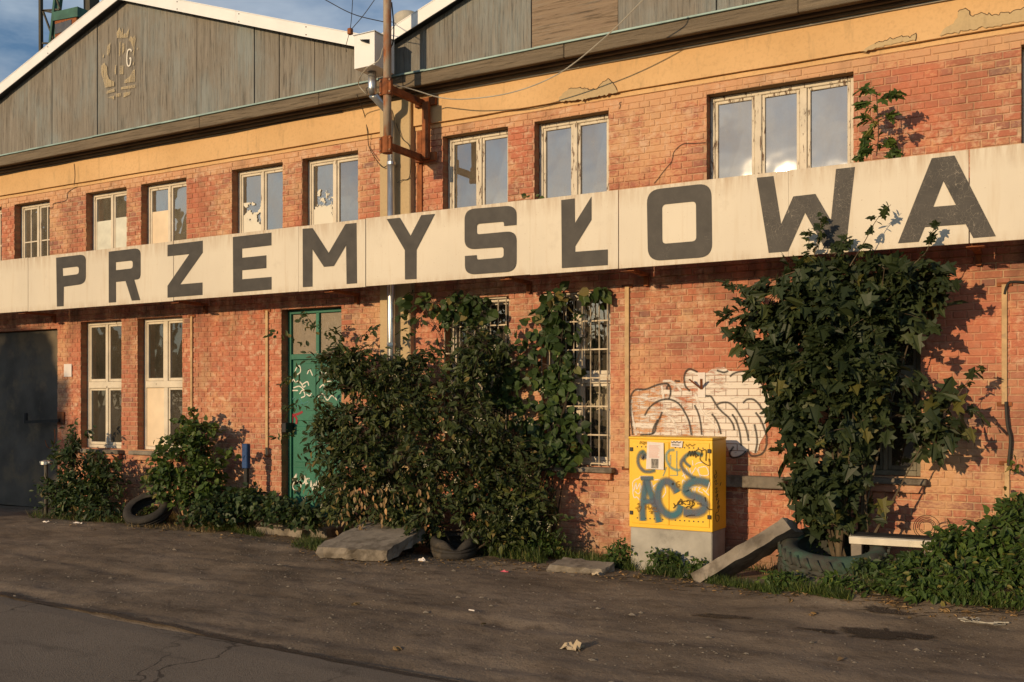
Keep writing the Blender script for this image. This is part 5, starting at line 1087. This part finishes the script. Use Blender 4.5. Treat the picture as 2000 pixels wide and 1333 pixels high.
# ------------------------------------------------------------------ tyres
def tyre(name, label, c, axis, Ro, wd, mat, Ri=.58, dent=None, lugs=0, group='old tyres'):
    ax = Vector(axis).normalized(); mt_ = ax.to_track_quat('Z', 'Y').to_matrix().to_4x4(); mt_.translation = c
    h = wd/2; ri = Ro*Ri
    prof = [(Ro*.985, -h*.62), (Ro, -h*.55), (Ro, -h*.22), (Ro*.975, -h*.20), (Ro*.975, -h*.14), (Ro*1.003, -h*.12), (Ro*1.003, h*.12), (Ro*.975, h*.14), (Ro*.975, h*.20), (Ro, h*.22), (Ro, h*.55), (Ro*.985, h*.62), (Ro*.955, h*.85), (Ro*.87, h*1.0), (Ro*.76, h*.98), (ri*1.06, h*.80), (ri, h*.72), (ri*1.04, h*.64), (Ro*.80, h*.72), (Ro*.90, h*.4), (Ro*.91, -h*.4), (Ro*.80, -h*.72), (ri*1.04, -h*.64), (ri, -h*.72), (ri*1.06, -h*.80), (Ro*.76, -h*.98), (Ro*.87, -h*1.0), (Ro*.955, -h*.85)]
    m = MB(); m.lathe(prof, 48, None, True); V = [Vector(p) for p in m.v]
    if dent: V = [dent(p) for p in V]
    m.v = [tuple(mt_ @ p) for p in V]
    t_ = thing(name, tuple(c), label, 'tyre', group); m.build('carcass', mat, t_, smooth=True)
    if lugs:
        k = MB()
        for i in range(lugs):
            a = 2*math.pi*i/lugs; rm = Matrix.Rotation(a, 4, 'Z')
            for sgn in (-1, 1): 
                q = rm @ Matrix.Translation((Ro*1.0, 0, sgn*h*.55)) @ Matrix.Rotation(sgn*.5, 4, 'X'); k.bbox((-.012, -Ro*.035, -h*.38), (.016, Ro*.035, h*.38), .004, mt_ @ q)
        tag(k.build('tread_lugs', mat, t_), kind='stuff')
    return t_
p = gpt(290, 1024); tyre('car_tyre', 'black car tyre leaning on a stump below the lower left windows', p+Vector((.05, -.05, .22)), (.16, -.52, .78), .36, .21, M['tyre'], .62)
def dent(p):
    a = math.atan2(p.y, p.x); dd = (a+math.pi/2-.25+math.pi) % (2*math.pi)-math.pi; k = math.exp(-(dd/.42)**2)
    if p.z > 0: p.z -= .13*k*(p.z/.14); r_ = 1-.10*k; p.x *= r_; p.y *= r_
    return p
p = gpt(862, 1093); tyre('folded_tyre', 'worn black tyre with a folded rim beside the grey slab', p+Vector((0, .27, .12)), (.05, -.10, 1), .285, .26, M['tyre'], .60, dent)
p = gpt(1605, 1128); tyre('tractor_tyre', 'big mossy greenish tractor tyre lying under the maple', p+Vector((0, .50, .13)), (.06, -.22, 1), .52, .32, M['tyre_moss'], .66, None, 30)

# ------------------------------------------------------------------ concrete rubble
def rough_box(L_, W_, H_, mtx, seg=(10, 6, 2), amp=.012, taper=0.):
    m = MB(); idx = {}
    nx_, ny_, nz_ = seg
    for i in range(nx_+1):
        for j in range(ny_+1):
            for k in range(nz_+1):
                if i in (0, nx_) or j in (0, ny_) or k in (0, nz_):
                    x, y, z = L_*(i/nx_-.5), W_*(j/ny_-.5), H_*(k/nz_-.5)
                    e = (i in (0, nx_))+(j in (0, ny_))+(k in (0, nz_)); a_ = amp*(1.6 if e > 1 else .5)
                    x += random.gauss(0, a_)*(1 if i in (0, nx_) else .2)*1.6; y += random.gauss(0, a_)*(1 if j in (0, ny_) else .2)*1.6; z += random.gauss(0, a_*.35)
                    y *= 1-taper*(i/nx_); idx[i, j, k] = len(m.v); m.v.append(tuple(mtx @ Vector((x, y, z))))
    q = lambda *c: m.f.append(tuple(idx[a] for a in c))
    for i in range(nx_):
        for j in range(ny_): q((i,j,0),(i,j+1,0),(i+1,j+1,0),(i+1,j,0)); q((i,j,nz_),(i+1,j,nz_),(i+1,j+1,nz_),(i,j+1,nz_))
    for i in range(nx_):
        for k in range(nz_): q((i,0,k),(i+1,0,k),(i+1,0,k+1),(i,0,k+1)); q((i,ny_,k),(i,ny_,k+1),(i+1,ny_,k+1),(i+1,ny_,k))
    for j in range(ny_):
        for k in range(nz_): q((0,j,k),(0,j,k+1),(0,j+1,k+1),(0,j+1,k)); q((nx_,j,k),(nx_,j+1,k),(nx_,j+1,k+1),(nx_,j,k+1))
    return m
def frame(c, xd, zd):
    x = Vector(xd).normalized(); z = Vector(zd); y = z.cross(x).normalized(); z = x.cross(y).normalized(); mm = Matrix((x, y, z)).transposed().to_4x4(); mm.translation = c; return mm
def slab(name, label, c, xd, zd, L_, W_, H_, seg=(10, 6, 2), amp=.012, taper=0., mat='concrete'):
    o = rough_box(L_, W_, H_, frame(Vector(c), xd, zd), seg, amp, taper).build(name, M[mat], origin=c); return tag(o, label, 'slab', 'broken concrete')
a, b = gpt(612, 1088), gpt(738, 1099); mid = (a+b)/2
slab('concrete_slab', 'broad grey broken slab lying tilted in front of the big bush', mid+Vector((.10, .42, .17)), b-a, (0, -.22, 1), (b-a).length*1.02, .95, .13, (12, 9, 2), .005, .12)
a = gpt(1356, 1137)+Vector((0, 0, .03)); b = at(1535, 1022, a.y+.05); d_ = (b-a).normalized(); n_ = Vector((.62, -.27, -.74)); n_ = (n_-d_*n_.dot(d_)).normalized(); e_ = n_.cross(d_); e_ = e_ if e_.y < 0 else -e_
slab('tilted_slab', 'long broken concrete slab leaning up against the big mossy tyre', (a+b)/2-e_*.20, d_, -n_, (b-a).length, .40, .13, (14, 5, 2), .0045, .1)
p = gpt(1128, 1118); slab('flat_slab', 'small flat concrete piece on the dirt left of the cabinet', p+Vector((0, .12, .03)), (1, -.05, .0), (0, -.12, 1), .66, .34, .10, (9, 5, 2), .006, .15)
p = gpt(545, 1045); slab('kerb_slab', 'weathered kerb slab half buried below the green door', p+Vector((0, .15, .02)), (1, -.02, 0), (0, -.05, 1), .85, .34, .16, (10, 5, 2), .006)
p = gpt(243, 1004); o = rough_box(.15, .15, .52, frame(p+Vector((0, .1, .24)), (1, 0, .05), (.06, 0, 1)), (3, 3, 7), .010, .1).build('stone_stump', M['concrete'], origin=p); tag(o, 'pale leaning stone stump between two shrubs behind the tyre', 'stump')
# white beam and the things by the wall
a, b = at(1660, 1052, -.75), at(1835, 1062, -.75); m = MB(); mm = frame((a+b)/2, b-a, (0, -.3, 1)); L_ = (b-a).length; m.bbox((-L_/2, -.05, -.035), (L_/2, .05, .035), .004, mm); bm_ = thing('white_beam', tuple((a+b)/2), 'chipped white painted beam lying behind the big tyre', 'beam'); m.build('beam', M['white_paint'], bm_); m = MB(); m.bbox((-L_/2+.01, -.02, .036), (L_/2+.02, .06, .052), .004, mm); m.build('top_strip', M['black'], bm_)
# props so the beam rests on the ground
for t_ in (.08, .9):
    q = a.lerp(b, t_); m = MB(); zg = gz(q.x, q.y); m.bbox((q.x-.05, q.y-.03, zg-.03), (q.x+.05, q.y+.05, q.z-.034), .006); m.build('block', M['concrete'], bm_)
x = XW(482, -.35); zg = gz(x, -.35); m = MB(); m.bbox((x-.035, -.38, zg-.05), (x+.03, -.33, ZW(482, 912, -.35)), .004); bp_ = thing('blue_post', (x, -.35, zg), 'short blue painted steel post by the wall left of the door', 'post'); m.build('post', M['black'], bp_); m = MB(); m.bbox((x-.055, -.40, ZW(482, 915, -.35)), (x+.05, -.32, ZW(482, 867, -.35)), .01); m.build('blue_sleeve', M['blue'], bp_)
p = at(90, 905, -.7); x = p.x; zg = gz(x, -.7); hy = thing('hydrant_pipe', (x, -.7, zg), 'pale capped standpipe in the shade beside the gate', 'pipe'); m = MB(); m.tube([(x, -.7, zg-.02), (x, -.7, p.z)], .03, 8); m.build('pipe', M['gate'], hy, smooth=True); m = MB(); m.lathe([(.0, -.03), (.09, -.02), (.09, .03), (.05, .05), (0, .055)], 12, Matrix.Translation((x, -.7, p.z))); m.bbox((x-.13, -.73, p.z), (x+.13, -.67, p.z+.03), .004); m.build('cap', M['zinc'], hy, smooth=False)
m = MB(); p = at(1815, 1040, -.5); q_ = [[(1810+math.cos(t)*r, 1030+math.sin(t)*r*.9, -.45-.02*k) for t in np.linspace(k, k+5, 16)] for k, r in enumerate((22, 15, 26, 18, 12))]
for q in q_: m.tube([tuple(at(*e)) for e in q], .004, 3)
o = m.build('dead_vine_coil', M['twig'], origin=tuple(p)); tag(o, 'tangle of dead brown vine against the wall above the white beam', 'vine')

# ------------------------------------------------------------------ litter on the dirt
def crumple(name, label, cat, px, py, sx, sy, sz, mat, n=7, group='litter on the dirt'):
    p = gpt(px, py); m = MB()
    for j in range(n+1):
        for i in range(n+1):
            e = (i in (0, n)) or (j in (0, n)); m.v.append((p.x+(i/n-.5)*sx+random.gauss(0, sx*.04), p.y+(j/n-.5)*sy+random.gauss(0, sy*.04), p.z+.004+(0 if e and random.random() < .6 else abs(random.gauss(0, 1))*sz)))
    for j in range(n):
        for i in range(n): k = j*(n+1)+i; m.f.append((k, k+1, k+n+2, k+n+1))
    return tag(m.build(name, M[mat], origin=p), label, cat, group)
M['packet'] = simple('red_white_packet', (.45,.04,.04), .4, .2, 6, spec=.5, bump=0, second=(.75,.68,.62), amt=.48); M['pink'] = simple('pink_plastic', (.55,.10,.14), .5, .1, 6, bump=0); M['tan_paper'] = simple('tan_paper', (.42,.34,.23), .85, .15, 8, bump=.1)
crumple('crumpled_paper', 'crumpled tan paper lying alone on the foreground dirt', 'paper', 1118, 1268, .17, .10, .035, 'tan_paper')
crumple('crushed_packet', 'crushed red and white packet at the grass below the big tyre', 'packet', 1665, 1154, .16, .08, .03, 'packet')
crumple('white_scrap', 'torn white scrap beside the folded tyre', 'paper', 824, 1096, .11, .05, .02, 'paper', 5)
crumple('white_scrap', 'whitish scrap at the end of the small flat slab', 'paper', 1160, 1124, .12, .05, .02, 'tan_paper', 5)
crumple('white_scrap', 'white scrap in the weeds by the foot of the tilted slab', 'paper', 1338, 1128, .06, .05, .02, 'paper', 4)
crumple('white_scrap', 'pale scrap lying on dirt below the dark shrub', 'paper', 90, 1021, .12, .05, .012, 'paper', 4)
crumple('white_scrap', 'long pale scrap on dirt left of the leaning tyre', 'paper', 152, 1023, .2, .04, .01, 'paper', 4)
crumple('pink_scrap', 'small pink plastic scrap on the dirt in the middle', 'litter', 986, 1118, .10, .03, .012, 'pink', 4)
p = gpt(921, 1194); m = MB(); m.tube([p+Vector((-.03, .005, .008)), p+Vector((.035, -.005, .008))], .006, 6); tag(m.build('cigarette_butt', M['paper'], origin=p), 'white cigarette butt on the open dirt', 'cigarette', 'litter on the dirt')
m = MB()
for k in range(8):
    p0 = gpt(1905, 1215); m.tube([(p0.x+.16*math.cos(t+k)*random.uniform(.5, 1.2)+.02*k, p0.y+.10*math.sin(t+k), p0.z+.008+.02*random.random()) for t in np.linspace(0, 4.2, 12)], .004, 3)
tag(m.build('wire_tangle', M['wire_grey'], origin=gpt(1905, 1215)), 'tangle of thin pale wire on dirt at the lower right', 'wire', 'litter on the dirt')
# oily damp patches
for (px, py, rx, ry, lab) in ((1722, 1241, .36, .14, 'large dark oily damp patch on the dirt at lower right'), (1600, 1233, .16, .06, 'small damp patch left of the large oily patch'), (1410, 1206, .26, .06, 'thin dark damp patch on the dirt below the cabinet'), (1730, 1195, .22, .045, 'long dark damp streak near the right grass edge')):
    p = gpt(px, py); m = MB(); n_ = 28; rr = 7
    for j in range(rr+1):
        for i in range(n_):
            a = 2*math.pi*i/n_; k = (j/rr)*1.25*(1+.22*math.sin(3*a+px)+.13*math.sin(7*a+py)+.06*math.sin(13*a)); x, y = p.x+rx*k*math.cos(a), p.y+ry*k*math.sin(a)*1.3; m.v.append((x, y, gz(x, y)+.007))
    for j in range(rr):
        for i in range(n_): m.f.append((j*n_+i, j*n_+(i+1) % n_, (j+1)*n_+(i+1) % n_, (j+1)*n_+i))
    o = m.build('damp_patch', M['damp'], smooth=True); ul = o.data.uv_layers.new(name='UVMap')
    for l_ in o.data.loops: ul.data[l_.index].uv = ((l_.vertex_index//n_)/rr, 0); tag(o, kind='structure')
# fallen leaves, each on its own
fl = [(1510,1150),(1545,1172),(1552,1166),(1758,1190),(1840,1192),(1876,1198),(1915,1178),(1928,1186),(1958,1178),(1977,1196),(1822,1206),(1727,1182),(1590,1203),(1648,1289),(478,1312),(660,1090),(880,1096),(905,1098),(1240,1130),(380,1040),(320,1038),(290,1035),(700,1180),(950,1222),(780,1272)]
fm_ = [bpy.data.meshes.new('fallen_leaf') for _ in range(2)]
for me, tp, mt_ in ((fm_[0], MAPLE, M['dry']), (fm_[1], LEAF, M['dry'])): me.from_pydata((tp*np.array([1,1,2.2])).tolist(), [], MAPLE_F if tp is MAPLE else LEAF_F); me.materials.append(mt_)
for i, (px, py) in enumerate(fl):
    p = gpt(px, py); o = bpy.data.objects.new('fallen_leaf', fm_[i % 2]); COL.objects.link(o); o.location = p+Vector((0, 0, .012)); o.rotation_euler = (random.uniform(-.5, .5), random.uniform(-.3, .3), random.uniform(0, 6.28)); o.scale = [random.uniform(.06, .10)]*3
    near_ = min(((abs(px-a)+2*abs(py-b), nm) for a, b, nm in ((1520,1150,'left of the big tyre'), (1760,1188,'left end of the bramble weeds'), (1850,1196,'below the bramble thicket'), (1930,1182,'under the right bramble edge'), (1972,1188,'at the right picture edge'), (1725,1241,'beside the oily patch'), (1640,1289,'below the oily patch'), (478,1312,'on the road at lower left'), (660,1090,'against the broad slab'), (890,1096,'beside the folded tyre'), (1240,1130,'below the cabinet plinth'), (330,1038,'near the leaning tyre'), (700,1180,'on open dirt below the slab'), (950,1222,'on open dirt near the cigarette butt'), (780,1272,'near the road edge'))))[1]
    tag(o, ('lobed' if i % 2 == 0 else 'narrow')+' dry brown leaf '+near_, 'leaf', 'fallen leaves on the dirt')
# leaf litter and broken twigs along the foot of the wall
edge = [(60,1018),(250,1030),(420,1045),(560,1060),(620,1092),(740,1104),(800,1100),(920,1102),(1060,1118),(1240,1132),(1350,1145),(1500,1165),(1680,1165),(1760,1195),(1990,1208)]
C_, Dd, U_, Sz = [], [], [], []; tw = MB()
for i in range(1500):
    k = rng.integers(0, len(edge)-1); t_ = rng.random(); p = gpt(edge[k][0]+(edge[k+1][0]-edge[k][0])*t_, edge[k][1]+(edge[k+1][1]-edge[k][1])*t_+rng.normal(-8, 8)); p.y = min(p.y, -.05); p.z = gz(p.x, p.y)
    C_.append((p.x, p.y, p.z+.006)); a_ = rng.uniform(0, 6.28); Dd.append((math.cos(a_), math.sin(a_), rng.normal(.1, .2))); U_.append((rng.normal(0, .35), rng.normal(0, .35), 1)); Sz.append(rng.uniform(.018, .055))
    if i % 4 == 0: a_ = rng.uniform(-.5, .5); l_ = rng.uniform(.05, .22); tw.tube([p+Vector((0, 0, .008)), p+Vector((l_*math.cos(a_), l_*math.sin(a_), .012+rng.uniform(0, .03)))], .003, 3)
v, f = leaf_geo(np.array(C_), np.array(Dd), np.array(U_), np.array(Sz), LEAF, LEAF_F); tag(mesh_obj('leaf_litter', v, f, M['dry']), 'dry leaf litter strewn along the edge of the weeds', 'leaf litter', kind='stuff')
tag(tw.build('twig_litter', M['twig']), 'thin broken twigs scattered along the edge of the weeds', 'twigs', kind='stuff')
# pebbles and grit
PV = []; PF = []; nv = 0; OCT = np.array([(1,0,0),(-1,0,0),(0,1,0),(0,-1,0),(0,0,.7),(0,0,-.7)]); OF = [(0,2,4),(2,1,4),(1,3,4),(3,0,4),(2,0,5),(1,2,5),(3,1,5),(0,3,5)]
P = np.stack([rng.uniform(-14, -.5, 11000), rng.uniform(-6.2, -.9, 11000)], 1); cl = vnoise(P[:, 0]*.8, P[:, 1]*.8)+.25*vnoise(P[:, 0]*3, P[:, 1]*3) > rng.uniform(-.35, .35, 11000); P = P[cl & (P[:, 1] > road_edge(P[:, 0])-.1)]
hz = gheight(P[:, 0], P[:, 1])
for i, (x, y) in enumerate(P):
    r_ = .003+.009*rng.random()**3+(.024*rng.random() if rng.random() < .03 else 0); v = OCT*r_*rng.uniform(.6, 1.3, (6, 1))*np.array([1.2, 1, .8])+np.array([x, y, hz[i]+r_*.2]); PV.append(v); PF += [tuple(j+nv for j in q) for q in OF]; nv += 6
g_ = mesh_obj('pebbles', np.concatenate(PV), PF, simple('pebble', (.20,.17,.13), .9, .4, 30, bump=0)); tag(g_, 'loose pebbles and grit scattered over the dirt', 'pebbles', kind='stuff')

# ------------------------------------------------------------------ trees across the road (seen in the panes, shading the gate)
def tree_mesh(h, rad, nl, size, sd):
    r_ = np.random.default_rng(sd); c = []; 
    cl = [(r_.normal(0, rad*.42, 2), r_.uniform(.30, .92)*h, rad*r_.uniform(.28, .5)) for _ in range(16)]
    for k in range(nl):
        q = cl[r_.integers(0, 16)]; d = r_.normal(size=3); d /= np.linalg.norm(d); c.append(np.array([q[0][0], q[0][1], q[1]])+d*q[2]*r_.uniform(.4, 1)**.5)
    c = np.array(c); v, f = leaf_geo(c, r_.normal(size=(nl, 3)), r_.normal(size=(nl, 3)), size*r_.uniform(.6, 1.3, nl), ROUND, LEAF_F)
    me = bpy.data.meshes.new('crown'); me.from_pydata(v.tolist(), [], f); me.materials.append(M['leaf_dark'])
    m = MB(); m.tube([(0,0,-.1),(.05,0,h*.3),(0,.05,h*.6)], [.16*h/7,.12*h/7,.05*h/7], 7)
    for q in cl[:8]: m.tube([(0,0,h*.25),(q[0][0]*.5, q[0][1]*.5, q[1]*.75),(q[0][0], q[0][1], q[1])], [.06*h/7,.04*h/7,.015], 5)
    tm = bpy.data.meshes.new('trunk'); tm.from_pydata(m.v, [], m.f); tm.materials.append(M['bark']); return me, tm
TM = [tree_mesh(7.2, 3.3, 2600, .42, s_) for s_ in (1, 2)]
def put_tree(x, y, sc, k, label):
    t_ = thing('roadside_tree', (x, y, 0), label, 'tree', 'trees across the road')
    for nm, me in zip(('crown', 'trunk'), TM[k % 2]):
        o = bpy.data.objects.new(nm, me); COL.objects.link(o); o.parent = t_; o.scale = (sc, sc, sc); o.rotation_euler = (0, 0, x*1.7)
for i in range(15): put_tree(-72+i*6.2+random.uniform(-1, 1), -47+random.uniform(-3, 3), random.uniform(.85, 1.15), i, 'leafy tree in the row across the road')
put_tree(-22.6, -19, 1.0, 0, 'leafy tree across the road shading the gate'); put_tree(-34, -13.5, 1.5, 1, 'tall tree mirrored in the far left upper panes')
